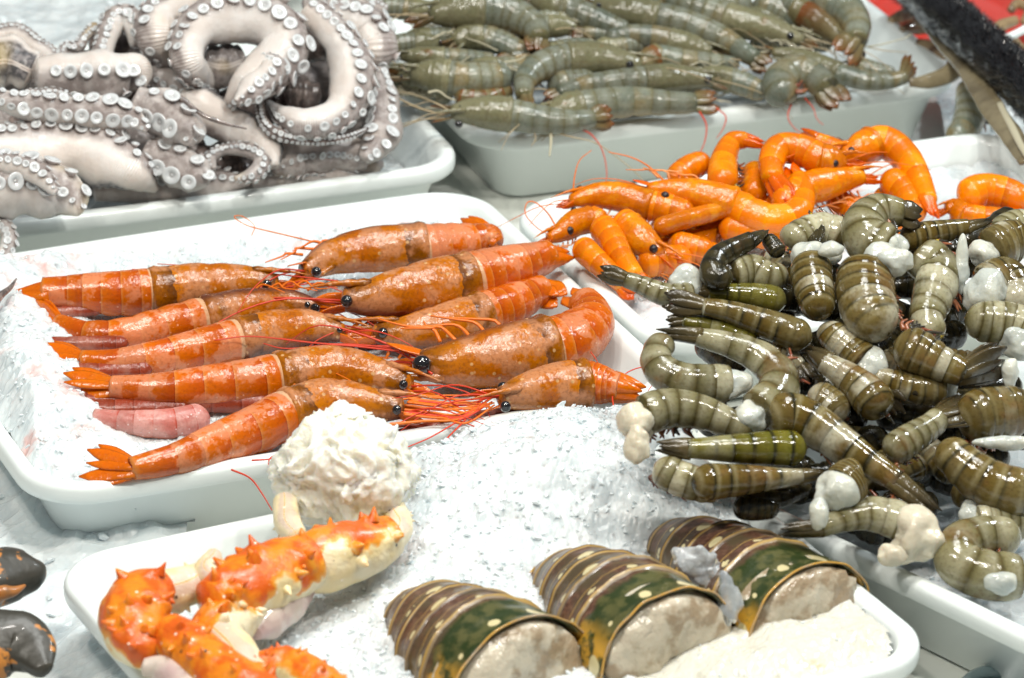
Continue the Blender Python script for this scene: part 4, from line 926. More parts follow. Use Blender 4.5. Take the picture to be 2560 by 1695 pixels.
tig(6, 210, [(110, 1270), (280, 1235), (450, 1255), (620, 1320), (760, 1380)], 'brownish prawn at the left whose cream flesh hangs down over the ice', dors=60, l=.012, te=.5, kind=TPA, flesh=(100, 1320, 215, 'flesh_warm'), legs=5)
tig(9, 250, [(840, 30), (980, 10), (1130, 70), (1290, 180), (1450, 290), (1620, 400)], 'boldly black banded tiger prawn crossing the centre to the lower right', dors=30, l=.018, te=.42, fan=(1880, 600), spread=.12, fw=1.0, col=(.5, 0, .5), flesh=(830, 40, 200, 'tig_abd'))
tig(9, 205, [(1080, 210), (920, 205), (740, 205), (560, 205), (370, 205)], 'smooth green banded tiger prawn lying level, upper of the front pair', dors=10, l=.018, te=.45, kind=TGR, fan=(190, 190), spread=.06, flesh=(1085, 210, 190, 'tig_green'), col=(.55, .1, .5), fw=1)
tig(9, 205, [(400, 410), (560, 400), (740, 390), (920, 380), (1050, 370)], 'smooth striped tiger prawn lying level, lower of the front pair', dors=10, l=.016, te=.35, kind=TIG, fan=(1200, 355), spread=.06, flesh=(400, 412, 190, 'tig_pale'), col=(.55, .1, .5), fw=1)
tig(9, 180, [(180, 300), (300, 370), (450, 420), (600, 440)], 'greyish blunt prawn end poking out left of the front pair', dors=40, l=.006, te=.9, kind=TPA, flesh=(175, 310, 165, 'tig_pale'))
tig(9, 225, [(1290, 440), (1350, 390), (1400, 380)], 'tiger prawn seen end on with a large lump of white flesh towards us', dors=60, l=.022, te=.9, flesh=(1240, 450, 230), col=(.6, .2, .5))
tig(9, 265, [(2450, 480), (2280, 460), (2120, 390), (1980, 280), (1880, 170)], 'big grey brown tiger prawn with thin dark bands at the lower right', dors=-60, l=.018, te=.6, kind=TIG, col=(.65, .6, .5), flesh=(2460, 480, 200, 'tig_pale'))
tig(9, 170, [(1560, 240), (1680, 160), (1790, 90), (1860, 30)], 'brown tail piece sticking up with a silvery black fan', dors=60, l=.022, te=.8, kind=TPA, fan=(2090, -60), spread=.5, flesh=(1550, 245, 140, 'tig_pale'))
tig(6, 190, [(1880, 1110), (1740, 1110), (1600, 1080), (1490, 1050)], 'olive tail lying level behind the silvery fan', dors=50, l=.010, te=.6, flesh=(1890, 1110, 150), fan=(1760, 1250))
tig(6, 265, [(1990, 1320), (2120, 1280), (2260, 1260), (2420, 1230)], 'cream sided tiger prawn at the right edge with one dark band', dors=60, l=.014, te=.85, flesh=(1990, 1330, 210, 'tig_pale'))
tig(9, 210, [(1720, 690), (1600, 620), (1450, 590), (1300, 620), (1150, 680)], 'pinkish prawn at the tray corner with a round white flesh end over the rim', dors=60, l=.012, te=.4, kind=TPA, fan=(920, 700), flesh=(1700, 760, 290, 'flesh_warm'), legs=6, spread=.15)
tig(9, 255, [(2330, 960), (2150, 950), (1990, 880), (2000, 780), (2150, 730), (2350, 740)], 'curled brown grey prawn in the lower right tray corner with shredded flesh', dors=60, l=.010, te=.7, kind=TPA, flesh=(2220, 980, 170), legs=4)
tig(9, 200, [(2080, 650), (2230, 650), (2420, 640)], 'light olive prawn back between the two lower right prawns', dors=50, l=.006, te=.9, kind=TPA, flesh=(2050, 600, 140))
tig(6, 135, [(640, 470), (530, 440), (550, 350), (650, 290), (750, 240)], 'black and olive tail curled upward above the left prawns', dors=60, l=.024, te=.75, kind=TDK, fan=(840, 185), spread=.1, fw=1, flesh=(650, 480, 110, 'tig_abd'))
tig(6, 90, [(930, 330), (880, 270), (840, 210)], 'dark stub of tail leaning against the curled black one', dors=60, l=.020, te=.8, kind=TDK, flesh=(935, 335, 80, 'tig_dark'))
tig(6, 130, [(400, 560), (250, 560), (100, 500), (10, 470)], 'prawn at the far left whose black fan rests on the tray rim', dors=60, l=.012, te=.7, kind=TPA, fan=(-150, 420), spread=.2, fw=1, flesh=(330, 460, 180))
tig(6, 170, [(640, 440), (760, 420), (860, 460), (960, 430)], 'brown prawn with a flat ragged fan between the black tail and the white end', dors=60, l=.010, te=.7, kind=TPA, flesh=(1000, 470, 150))
tig(6, 190, [(1340, 240), (1180, 180), (1040, 210), (960, 260)], 'grey brown prawn lying at the back below the orange shrimps', dors=60, l=.008, te=.7, kind=TPA, flesh=(1350, 240, 150, 'tig_pale'))
tig(6, 80, [(1140, 320), (1135, 260)], 'black tail fan standing straight up above the white torn end', dors=60, l=.022, te=.9, kind=TDK, fan=(1145, 90), spread=.3, flesh=(1260, 310, 120))
tig(6, 160, [(2420, 560), (2370, 620), (2370, 700)], 'small silvery prawn back at the right edge below the ring', dors=30, l=.012, te=.9, flesh=(2420, 555, 130, 'tig_pale'))
tig(6, 190, [(2200, 240), (2320, 170), (2440, 160)], 'grey prawn at the top right corner of the striped heap', dors=50, l=.004, te=.9, kind=TPA, flesh=(2190, 240, 150, 'tig_pale'))
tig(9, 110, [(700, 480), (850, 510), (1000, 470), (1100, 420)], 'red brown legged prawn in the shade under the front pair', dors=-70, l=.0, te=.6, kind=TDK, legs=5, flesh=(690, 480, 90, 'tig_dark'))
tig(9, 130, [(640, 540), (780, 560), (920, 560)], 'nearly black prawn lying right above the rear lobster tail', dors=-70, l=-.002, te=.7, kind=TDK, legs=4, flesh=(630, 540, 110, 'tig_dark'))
for i in range(46):  # filler layer: mostly near-black shells stand in for shade in the gaps
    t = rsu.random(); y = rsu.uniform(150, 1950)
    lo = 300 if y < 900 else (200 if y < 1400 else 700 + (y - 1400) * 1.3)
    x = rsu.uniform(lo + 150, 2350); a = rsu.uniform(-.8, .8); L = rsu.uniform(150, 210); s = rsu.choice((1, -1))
    tig(6, 165, [(x - s * L * math.cos(a), y - L * math.sin(a)), (x, y + 30), (x + s * L * math.cos(a), y + L * math.sin(a))], 'tiger prawn filling the striped heap under the others, mostly darkened as shade', dors=rsu.uniform(20, 80), l=-.016, te=.6, plain=True, kind=rsu.choice((TDK, TDK, TIG)), flesh=(x - s * L * math.cos(a), y - L * math.sin(a), 130, 'tig_dark'))
for i in range(44):  # bottom filler: every shell darkened so the gaps between prawns look shaded
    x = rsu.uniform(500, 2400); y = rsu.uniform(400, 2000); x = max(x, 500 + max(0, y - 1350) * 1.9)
    tig(6, 170, [(x - 170, y + rsu.uniform(-60, 60)), (x, y + 10), (x + 170, y + rsu.uniform(-60, 60))], 'tiger prawn filling the bottom of the striped heap, darkened as shade', dors=40, l=-.036, te=.8, plain=True, kind=TDK)
# torn flesh lobes that hang from their prawns
def lump(pl, c, x, y, sx, sy, h, m, label, seed, cat='flesh', grp='torn shrimp flesh', name='torn_flesh', amp=.42, fine=.03, dz=.5):
    q = pl.at(c, x, y, h); k_ = mpp(q) / CROPS[c][2]
    o = blob(name, q, (RIGHT * sx * k_ / 2, UPV * sy * k_ / 2, FWD * min(sx, sy) * k_ * dz), M[m], None, 5, amp, 70, seed, fine, 200, origin=q)
    return tag(o, label, cat, grp)
lump(PD, 6, 90, 1440, 150, 260, .028, 'flesh_warm', 'cream lobe of flesh hanging at the far left of the striped heap', 3)
lump(PD, 9, 1150, 590, 120, 200, .040, 'flesh', 'white flesh tongue hanging from the end on prawn', 4)
lump(PD, 9, 1590, 830, 190, 130, .022, 'flesh_warm', 'pinkish white flesh hanging over the tray rim', 5)
lump(PD, 6, 1620, 360, 200, 160, .052, 'flesh', 'white flesh flap on the largest banded prawn', 6)
lump(PD, 6, 1230, 290, 160, 90, .052, 'flesh', 'white shred of flesh beside the upright black fan', 7)
lump(PD, 6, 2000, 400, 90, 330, .032, 'flesh', 'thin white flesh strip left of the white disc', 8)
lump(PD, 9, 2250, 170, 330, 90, .036, 'flesh', 'pale lilac strip of flesh at the right edge', 9)
lump(PD, 9, 2050, 600, 110, 190, .012, 'flesh', 'small white shred under the big grey brown prawn', 10)
lump(PD, 9, 2230, 1000, 190, 140, .030, 'flesh', 'shredded white flesh in the lower right tray corner', 11)
lump(PD, 6, 2290, 1030, 110, 180, .026, 'flesh', 'greenish white shred below the dark right fan', 12)

# ------------------------------------------------------------------ octopus
PO = Plane(550, 440, RIM + .004, 30, 20)
def sucker_mesh():
    prof = [(.0, -.30, .0), (.62, -.30, .1), (.66, .0, .2), (1.0, .26, .36), (1.02, .36, .46), (.90, .43, .55), (.62, .36, .66), (.34, .28, .72), (.24, .12, .80), (.20, .16, .86), (.0, .24, 1.0)]
    V = []; F = []; UV = []; n = 16
    for r_, z_, u_ in prof:
        for k_ in range(n):
            a = 6.28318 * k_ / n; V.append((r_ * math.cos(a), r_ * math.sin(a), z_)); UV.append((u_, .5))
    for i in range(len(prof) - 1):
        for k_ in range(n):
            F.append((i * n + k_, i * n + (k_ + 1) % n, (i + 1) * n + (k_ + 1) % n, (i + 1) * n + k_))
    me = bpy.data.meshes.new('sucker'); me.from_pydata(V, [], F)
    ul = me.uv_layers.new(name='UVMap'); fl = []
    for l in me.loops: fl.extend(UV[l.vertex_index])
    ul.data.foreach_set('uv', fl); me.polygons.foreach_set('use_smooth', [True] * len(me.polygons)); me.materials.append(M['sucker'])
    return me
SUCK = sucker_mesh()
def arm(par, pts, widths, phi=0, l=0.0, rows=2, gap=1.0, flat=.85, col=(.5, 0, .5), sr=.17, sep=26, start=.0, end=1.0, pl=None, c=1, name='arm', m='octo', n=64):
    pl = pl or PO
    r0 = widths[0] / 2.368 * .00028 / 2
    A = [pl.at(c, p[0], p[1], l + (p[2] if len(p) > 2 else 0)) for p in pts]
    q, par_, L = catmull(A, n); fr = frames(q); k0 = mpp(q[n // 2]) / 2.368 / 2
    tp = lambda t: (1 if t < .82 else 1 - .55 * ((t - .82) / .18) ** 1.5) if rows else 1
    rr = [lerp_list(widths, t) * k0 * tp(t) * (1 + .07 * math.sin(t * 17 + pts[0][0])) for t in par_]
    ph = R(phi)
    def rad(i, th):
        r_ = rr[i]
        return r_ * flat, r_
    us = []; acc = 0
    sep = max(sep, math.degrees(math.asin(min(.9, sr))) * 1.12)
    for i in range(n):
        us.append(acc / .03); acc += L / (n - 1)
    V, F, UV = loft(q, fr, rad, 22, True, us, ph)
    V = [v + (v - q[min(i // 22, n - 1)]) * (.14 * noise.noise(v * 45) + .06 * noise.noise(v * 130)) if i < n * 22 else v for i, v in enumerate(V)]
    o = mesh_obj(name, V, F, M[m], par, UV); o.color = (*col, 1)
    if rows:
        s = L * start + rr[0] * .3; side = 0; cnt = 0
        while s < L * end and cnt < 60:
            i = min(n - 2, int(s / L * (n - 1))); rs_ = rr[i] * sr * 2
            for sd in ((-1, 1) if rows == 2 else (0,)):
                off = R(sep) * sd; a = ph + off
                i2 = i if sd <= 0 else min(n - 2, i + max(1, int(rs_ * .9 / L * (n - 1))))
                T, N, S = fr[i2]; dirn = (N * math.cos(a) * flat + S * math.sin(a)); ctr = q[i2].lerp(q[i2 + 1], (s / L * (n - 1)) % 1) + dirn * rr[i2] * 1.0
                nrm = (N * math.cos(a) + S * math.sin(a) * 1.0).normalized()
                so = bpy.data.objects.new('sucker', SUCK); C.objects.link(so); so.parent = o
                so.location = ctr - Vector(o['_o']) + nrm * rs_ * .04
                jit = Vector((random.uniform(-.35, .35), random.uniform(-.35, .35), random.uniform(-.35, .35)))
                so.rotation_euler = (nrm + jit).to_track_quat('Z', 'Y').to_euler()
                e = random.uniform(.78, 1.16); so.scale = (rs_ * .5 * e, rs_ * .5 * random.uniform(.85, 1.1) * e, rs_ * .5)
                cnt += 1
            s += rs_ * 1.12 * gap
    return o
def octo(label, x, y):
    q = PO.at(1, x, y, 0); return thing('octopus', label, 'octopus', q, 'octopuses heaped in their tray')
oc = octo('middle octopus whose thick arm makes the big ring around a hole', 1300, 600)
arm(oc, [(1250, 520, -.05), (1170, 450, -.02), (1110, 370), (1110, 260), (1190, 150), (1400, 90), (1600, 140), (1690, 260), (1600, 400), (1460, 500), (1350, 610, -.012)], [140, 162, 199, 237, 270, 313, 324, 313, 291, 248, 162], 48, l=.060, sr=0.278, sep=23)
arm(oc, [(1560, 330), (1620, 400), (1500, 520), (1400, 600)], [64, 151, 162, 97], 35, l=.072, sr=0.371, sep=30)
arm(oc, [(1180, -20), (1020, 30), (930, 110), (920, 220), (950, 320, -.015), (1000, 420, -.04)], [183, 237, 259, 237, 172, 108], -48, l=.050, sr=0.247, sep=21)
arm(oc, [(600, 330), (640, 200), (680, 100), (750, 90), (800, 170), (800, 270)], [129, 140, 129, 140, 140, 129], 30, l=.030, sr=0.349)
arm(oc, [(360, 340), (385, 275), (460, 275), (500, 220), (560, 170), (610, 230), (620, 300)], [54, 64, 75, 70, 75, 70, 64], 20, l=.024, sr=0.412, col=(.4, 1, .5))
arm(oc, [(1080, 580), (1250, 680), (1430, 780), (1560, 860), (1630, 980)], [194, 259, 248, 194, 162], -75, l=.028, sr=0.206, sep=19, start=.5)
arm(oc, [(990, 545), (1080, 590), (1200, 680), (1330, 730), (1460, 762)], [32, 36, 32, 25, 8], 0, l=.066, rows=0, col=(.0, 1, .5), m='octo_dark')
arm(oc, [(1220, 370), (1320, 390), (1430, 360)], [237, 280, 216], 180, l=.030, rows=0, name='mantle', col=(.3, .6, .5))
arm(oc, [(880, 420), (950, 470), (1050, 520), (1180, 560)], [129, 172, 183, 162], -40, l=.022, sr=0.268, col=(.4, .8, .5))
oc2 = octo('right hand octopus with a coiled arm beside the grey shrimps', 1950, 700)
arm(oc2, [(1830, 60), (1960, 180), (2050, 320), (2080, 470), (2050, 610), (1960, 700), (1820, 730), (1690, 690, -.01), (1590, 610, -.035)], [162, 216, 259, 270, 237, 199, 172, 151, 86], 48, l=.054, sr=0.288, sep=25)
arm(oc2, [(1930, 90), (2080, 110), (2190, 190), (2230, 290), (2170, 400, -.03)], [194, 248, 270, 237, 129], 50, l=.036, sr=0.268, sep=19)
arm(oc2, [(2240, 420), (2270, 560), (2270, 700), (2250, 830), (2160, 940)], [129, 162, 205, 216, 162], -5, l=.026, sr=0.349, sep=34, col=(.4, .8, .5))
arm(oc2, [(2180, 940), (2030, 900), (1880, 900), (1740, 930), (1620, 1010)], [151, 237, 259, 259, 183], 50, l=.014, sr=0.186, sep=34, col=(.6, .7, .5), gap=1.1)
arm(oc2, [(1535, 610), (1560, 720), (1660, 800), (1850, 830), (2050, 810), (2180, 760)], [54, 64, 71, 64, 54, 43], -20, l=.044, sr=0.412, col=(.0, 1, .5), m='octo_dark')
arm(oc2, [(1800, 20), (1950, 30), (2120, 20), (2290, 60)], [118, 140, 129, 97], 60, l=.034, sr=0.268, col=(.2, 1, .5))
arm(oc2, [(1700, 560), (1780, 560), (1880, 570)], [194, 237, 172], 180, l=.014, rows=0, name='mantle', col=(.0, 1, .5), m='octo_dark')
oc3 = octo('left octopus, pale and pinkish, hanging over the near tray rim', 500, 800)
arm(oc3, [(-80, 240), (60, 210), (180, 270), (280, 330), (350, 400)], [129, 162, 162, 129, 86], 60, l=.020, sr=0.165, sep=16)
arm(oc3, [(-90, 380), (50, 360), (190, 420)], [259, 313, 216], 180, l=.030, rows=0, name='mantle', col=(.8, 0, .5))
arm(oc3, [(220, 450), (420, 450), (620, 450), (790, 450), (850, 520)], [216, 291, 302, 259, 129], -28, l=.040, sr=0.308, sep=33)
arm(oc3, [(-40, 570), (120, 620), (300, 650), (480, 660), (650, 680), (780, 700), (870, 770)], [118, 151, 183, 194, 194, 162, 75], 12, l=.056, sr=0.426, sep=34)
arm(oc3, [(800, 610), (900, 640), (1020, 700), (1110, 790), (1130, 850)], [183, 270, 291, 237, 129], 5, l=.050, sr=0.371, sep=34, col=(.5, .6, .5))
arm(oc3, [(-40, 860), (200, 880), (420, 880), (620, 930), (780, 1010), (920, 1120, -.02)], [259, 324, 334, 324, 270, 118], 60, l=.034, sr=0.227, sep=12, col=(.95, 0, .5))
arm(oc3, [(-90, 1110), (80, 1090), (250, 1110), (400, 1170), (470, 1260)], [345, 378, 345, 280, 140], 28, l=.050, sr=0.288, sep=30, col=(.7, .2, .5))
arm(oc3, [(860, 900), (980, 950), (1110, 1010), (1230, 1080)], [194, 248, 248, 183], 0, l=.030, sr=0.412, sep=34, col=(.5, .6, .5))
arm(oc3, [(1250, 1000), (1250, 930), (1340, 885), (1470, 890), (1550, 950), (1500, 1030), (1390, 1060)], [64, 71, 71, 86, 108, 97, 75], 40, l=.030, sr=0.412, col=(.2, 1, .5))
arm(oc3, [(150, 560), (240, 565), (340, 560), (430, 600)], [64, 75, 75, 54], 50, l=.062, sr=0.412, col=(.1, 1, .5))
arm(oc3, [(0, 1310), (50, 1380), (50, 1450), (0, 1530), (-60, 1580)], [86, 102, 97, 75, 54], 20, l=.030, sr=0.426, sep=34)
arm(oc3, [(-60, 960), (40, 970), (140, 990), (240, 1050), (330, 1140)], [86, 118, 129, 129, 97], 50, l=.072, sr=0.426, sep=34)
arm(oc3, [(560, 1130), (760, 1120), (1000, 1110), (1250, 1090), (1480, 1080)], [120, 170, 190, 180, 120], 40, l=.004, sr=.3, col=(.4, .7, .5))
arm(oc2, [(1450, 1070), (1700, 1040), (1950, 1020), (2120, 1000), (2260, 960)], [120, 180, 190, 180, 120], 40, l=.000, sr=.28, col=(.5, .7, .5))
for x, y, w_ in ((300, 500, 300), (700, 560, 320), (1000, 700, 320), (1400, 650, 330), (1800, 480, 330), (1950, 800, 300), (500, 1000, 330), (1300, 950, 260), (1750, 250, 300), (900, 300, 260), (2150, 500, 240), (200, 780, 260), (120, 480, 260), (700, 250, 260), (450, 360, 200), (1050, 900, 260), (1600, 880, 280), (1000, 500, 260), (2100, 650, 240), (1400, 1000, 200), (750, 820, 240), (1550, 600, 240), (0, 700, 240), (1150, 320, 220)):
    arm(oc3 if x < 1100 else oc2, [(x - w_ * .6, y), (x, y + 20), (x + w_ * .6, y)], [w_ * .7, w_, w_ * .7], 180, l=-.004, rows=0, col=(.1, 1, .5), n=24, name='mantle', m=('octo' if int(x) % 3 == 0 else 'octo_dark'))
q = wire('tentacle_tip', [PA.at(4, -60, 640, .03), PA.at(4, 0, 570, .03), PA.at(4, 60, 520, .03), PA.at(4, 97, 466, .03)], .0045, M['octo_dark'], None, n=20, r1=.0006, side=10)
tag(q, 'thin grey tentacle tip at the left edge beside the first red prawn', 'tentacle')

# ------------------------------------------------------------------ lobster tails
PB = Plane(1500, 1500, RIM - .006, 4)
def lobster(label, back, front, wpx, l=0.0, hgt=.84, seed=0):
    "back, front: crop-8 points of the axis at shell base height"
    b = PB.at(8, *back, l); f = PB.at(8, *front, l); ax = f - b; L = ax.length; ax.normalize()
    side = ax.cross(Vector((0, 0, 1))).normalized(); up = side.cross(ax).normalized()
    W_ = wpx
    T = thing('lobster_tail', label, 'lobster tail', b.lerp(f, .5), 'raw lobster tails')
    n = 110; ns = 36; V = []; F = []; UV = []
    bounds = [0, .15, .29, .43, .57, .72, 1.0]
    for i in range(n):
        s = i / (n - 1)
        sgi = max(j for j in range(6) if s >= bounds[j]) if s < 1 else 5
        fr_ = min(.999, (s - bounds[sgi]) / (bounds[sgi + 1] - bounds[sgi])); u = sgi + fr_
        rw = W_ * (.34 + .64 * math.sin(min(1, s * 1.1) * math.pi / 2)) * (1 + .060 * (fr_ ** 4) - .02)
        dip = up * (-.30 * W_ * max(0, (.28 - s) / .28) ** 1.5)
        for k_ in range(ns):
            t = -1.15 + 2.30 * k_ / (ns - 1); a = t * math.pi / 2
            lobe = .0
            e = abs(t)
            if e > .85: lobe = (e - .85) * .35 * math.sin(math.pi * min(1, fr_ * 1.1)) * W_
            # the bands arch forward at the flanks
            p = b + ax * (L * s + W_ * .16 * (1 - math.cos(a)) * (1 if s > .1 else s * 10)) + side * (-math.sin(a) * rw) + up * (math.cos(a) * rw * hgt - rw * .02) + dip
            p -= up * lobe
            p += (p - b - ax * (L * s)) * (.05 * noise.noise(p * 30) + .03 * noise.noise(p * 110))
            V.append(p); UV.append((u, k_ / (ns - 1)))
    for i in range(n - 1):
        for k_ in range(ns - 1):
            a = i * ns + k_; F.append((a, a + 1, a + 1 + ns, a + ns))
    # inner skin gives the shell its thickness
    o0 = len(V); cen = lambda i: b + ax * (L * i / (n - 1))
    for i in range(n):
        for k_ in range(ns):
            v = V[i * ns + k_]; V.append(v + (cen(i) - v).normalized() * .0018); UV.append(UV[i * ns + k_])
    for i in range(n - 1):
        for k_ in range(ns - 1):
            a = o0 + i * ns + k_; F.append((a + ns, a + 1 + ns, a + 1, a))
    for k_ in range(ns - 1):
        F.append(((n - 1) * ns + k_, (n - 1) * ns + k_ + 1, o0 + (n - 1) * ns + k_ + 1, o0 + (n - 1) * ns + k_))
        F.append((k_ + 1, k_, o0 + k_, o0 + k_ + 1))
    for i in range(n - 1):
        for k_ in (0, ns - 1):
            a = i * ns + k_; F.append((a, a + ns, o0 + a + ns, o0 + a))
    mesh_obj('shell', V, F, M['lobster'], T, UV)
    # spiny left and right edge plates
    for sd in (0, ns - 1):
        for j in range(5):
            i = int((bounds[j] + .13) * (n - 1)); p = V[i * ns + sd]; Vs = []; Fs = []; Us = []
            out = (side * (1 if sd == 0 else -1) * .55 - up * .55 - ax * .45).normalized()
            for d_, ln in ((0, 1.0), (.35, .7), (-.35, .6)):
                q_ = (out + ax * d_).normalized(); leaf(Vs, Fs, Us, p - out * .004 + up * .003, q_, ax, q_.cross(ax).normalized(), W_ * .30 * ln, W_ * .13, th=.001, pt=False)
            mesh_obj('side_plate', Vs, Fs, M['lob_side'], T, Us)
    # orange rimmed front edge
    rim = [V[(n - 1) * ns + k_] + ax * .0006 for k_ in range(2, ns - 2, 2)]
    wire('front_edge', [v_ + Vector((noise.noise(v_ * 60), noise.noise(v_ * 70), noise.noise(v_ * 80))) * .0012 for v_ in rim],   .0008, M['lob_rim'], T, n=50, r1=.0006, side=8)
    # ragged tail end
    Vs = []; Fs = []; Us = []
    for a in (-.9, -.6, -.3, 0, .3, .6, .9):
        d2 = (-ax * math.cos(a) + side * math.sin(a) - up * .25).normalized(); s2 = up.cross(d2).normalized()
        leaf(Vs, Fs, Us, b + ax * W_ * .16 + side * math.sin(a) * W_ * .30 - up * (W_ * .02), d2, s2, d2.cross(s2), W_ * .52, W_ * .17, th=.0012)
    mesh_obj('tail_fan', Vs, Fs, M['lob_side'], T, Us)
    # meat filling the front
    Vm = []; Fm = []; nm = 0
    for (sc_, of_, dr_) in ((.95, -.35, 0), (.95, -.12, 0), (.92, .02, .0), (.86, .12, .02), (.76, .18, .09), (.60, .23, .15), (.40, .26, .2), (.2, .28, .22), (.04, .28, .22)):
        for k_ in range(40):
            a = 6.28318 * k_ / 40; cy = math.cos(a); rw = W_ * 1.0 * sc_
            hh_ = (cy * rw * hgt * .97) if cy > 0 else cy * rw * .30
            p = f + ax * (W_ * of_) + side * (math.sin(a) * rw * .98) + up * (hh_ - W_ * dr_)
            p += (p - f).normalized() * W_ * (.20 * noise.noise(p * 42 + Vector((seed, 0, 0))) + .09 * (1 - 2.5 * abs(noise.noise(p * 90))) + .03 * noise.noise(p * 200)) * (1 if of_ > 0.05 else .1)
            Vm.append(p)
        nm += 1
    for a_ in range(nm - 1):
        for k_ in range(40): Fm.append((a_ * 40 + k_, a_ * 40 + (k_ + 1) % 40, (a_ + 1) * 40 + (k_ + 1) % 40, (a_ + 1) * 40 + k_))
    Fm.append(tuple((nm - 1) * 40 + k_ for k_ in range(40)))
    mo = mesh_obj('meat', Vm, Fm, M['lob_meat'], T)
    import bmesh
    bm = bmesh.new(); bm.from_mesh(mo.data); bmesh.ops.recalc_face_normals(bm, faces=bm.faces); bm.to_mesh(mo.data); bm.free()
    return T
M['lob_side'] = simple('lobster_side_plate', (.13, .07, .03), .3, 0, .4, 200, .3, .001, (.42, .26, .06), 130, vth=(.52, .6))
lobster('lobster tail nearest the crab leg, cut by the bottom of the picture', (430, 1100), (1150, 1600), .053, l=-.006, seed=1)
lobster('middle lobster tail with the largest round cream spot', (1330, 860), (2040, 1420), .051, l=-.002, seed=2)
lobster('rear lobster tail by the tray edge with a green front plate', (1945, 660), (2850, 1215), .048, l=-.002, hgt=.78, seed=3)
lump(PB, 9, 470, 930, 330, 260, .020, 'tissue', 'bluish torn membrane draped between two lobster tails', 31, 'membrane', 'scraps on the lobster tails', 'membrane', amp=.8, fine=.10, dz=.22)
lump(PB, 9, 610, 1090, 130, 330, .024, 'tissue', 'pale strip of membrane running down between the tails', 33, 'membrane', 'scraps on the lobster tails', 'membrane', amp=.7, fine=.08, dz=.25)
# creamy slush in the near right corner of the tray
gS = [(*local('B', 2060, 1530), .06, .045, .013), (*local('B', 1900, 1640), .05, .03, .010)]
def hSl(x, y):
    x += wB - .30
    e = inside(x, y, wB, dB, ins=.015)
    if e > 0: return None
    q = gmound(gS, x, y)
    return RIM - .0165 + q + .003 * noise.noise(Vector((x * 30, y * 30, 2))) if q > .0022 + .003 * noise.noise(Vector((x * 45, y * 45, 7))) else None
ice_field('creamy_slush', 'creamy melted ice and meat juice in the right corner of the lobster tray', cB + XB * (wB - .30), XB, YB, .30, .22, hSl, M['slush'], step=.0026, amp=.0032, nchips=40, cr=(.002, .005))

# ------------------------------------------------------------------ king crab
PK = Plane(700, 1500, RIM - .004, 8)
def crab_seg(par, name, pts, widths, phi=90, l=0.0, spikes=14, knobs=1.0, m='crab', g=.3, b=1, c=7, n=60, seed=0, flat=.9):
    rs = random.Random(seed)
    A = [PK.at(c, p[0], p[1], l + (p[2] if len(p) > 2 else 0)) for p in pts]
    q, pr, L = catmull(A, n); fr = frames(q); k0 = mpp(q[n // 2]) / 2.368 / 2
    rr = [lerp_list(widths, t) * k0 for t in pr]; ph = R(phi); ns = 40
    sp = [(rs.uniform(.05, .95), ph + rs.uniform(-1.7, 1.7), rs.uniform(.05, .24)) for _ in range(spikes)]
    V, F, UV = loft(q, fr, lambda i, th: (rr[i] * flat, rr[i]), ns, True, None, ph)
    def disp(v, i, th):
        r_ = rr[i]; d = (v - q[i]).normalized(); s = i / (n - 1); e = .10 * noise.noise(v * 38 + Vector((seed, 0, 0))) + .05 * noise.noise(v * 95)
        for a, b_, h_ in sp:
            ds = (s - a) * L / r_; da = ((th - b_ + math.pi) % (2 * math.pi) - math.pi)
            dd = math.sqrt(ds * ds + da * da)
            if dd < .36: e += h_ * (1 - dd / .36) ** 1.25
        return v + d * r_ * e
    V = [disp(v, i // ns, 2 * math.pi * (i % ns) / ns) if i < n * ns else v for i, v in enumerate(V)]
    if m == 'crab':
        for a, b_, h_ in sp:
            i = min(n - 2, int(a * (n - 1))); T_, N_, S_ = fr[i]; d_ = (N_ * math.cos(b_) + S_ * math.sin(b_)).normalized(); r_ = rr[i]
            t2 = (T_ * rs.uniform(-.5, .5) + d_).normalized(); e1 = t2.cross(T_).normalized(); e2 = t2.cross(e1); o_ = len(V); vv = ((b_ - ph) / (2 * math.pi) + .5) % 1
            for kk in range(3):
                for k3 in range(8):
                    w3 = r_ * (.24, .12, .03)[kk]; z3 = r_ * (.90, 1.10, 1.20 + h_ * .8)[kk]
                    V.append(q[i] + t2 * z3 + (e1 * math.cos(k3 * .7854) + e2 * math.sin(k3 * .7854)) * w3); UV.append((a, vv))
            for kk in range(2):
                for k3 in range(8):
                    F.append((o_ + kk * 8 + k3, o_ + kk * 8 + (k3 + 1) % 8, o_ + (kk + 1) * 8 + (k3 + 1) % 8, o_ + (kk + 1) * 8 + k3))
            F.append(tuple(o_ + 16 + k3 for k3 in range(8)))
    o = mesh_obj(name, V, F, M[m], par, UV); o.color = (.5, g, b, 1)
    return o
kc = thing('crab_piece', 'thick orange backed crab leg, opened at its far end under the white meat', 'crab leg', PK.at(7, 1500, 1100, 0), 'cooked king crab pieces')
crab_seg(kc, 'leg_segment', [(2320, 720), (2200, 770), (2060, 820), (1900, 870), (1790, 900)], [250, 340, 400, 400, 330], -50, l=.026, g=.05, seed=1, spikes=10)
crab_seg(kc, 'leg_segment', [(1850, 870), (1700, 920), (1550, 990), (1400, 1060), (1250, 1130)], [330, 400, 430, 390, 300], -50, l=.030, g=.55, seed=2, spikes=18)
crab_seg(kc, 'leg_segment', [(1500, 1130), (1380, 1200), (1290, 1280), (1330, 1400)], [260, 320, 320, 240], -60, l=.022, g=.25, seed=3)
crab_seg(kc, 'joint', [(2330, 560), (2360, 680), (2280, 790)], [150, 180, 160], 180, l=.024, g=0, seed=4, spikes=5)
crab_seg(kc, 'joint', [(1690, 520), (1700, 640), (1760, 720)], [150, 160, 120], 180, l=.030, g=0, seed=5, spikes=5)
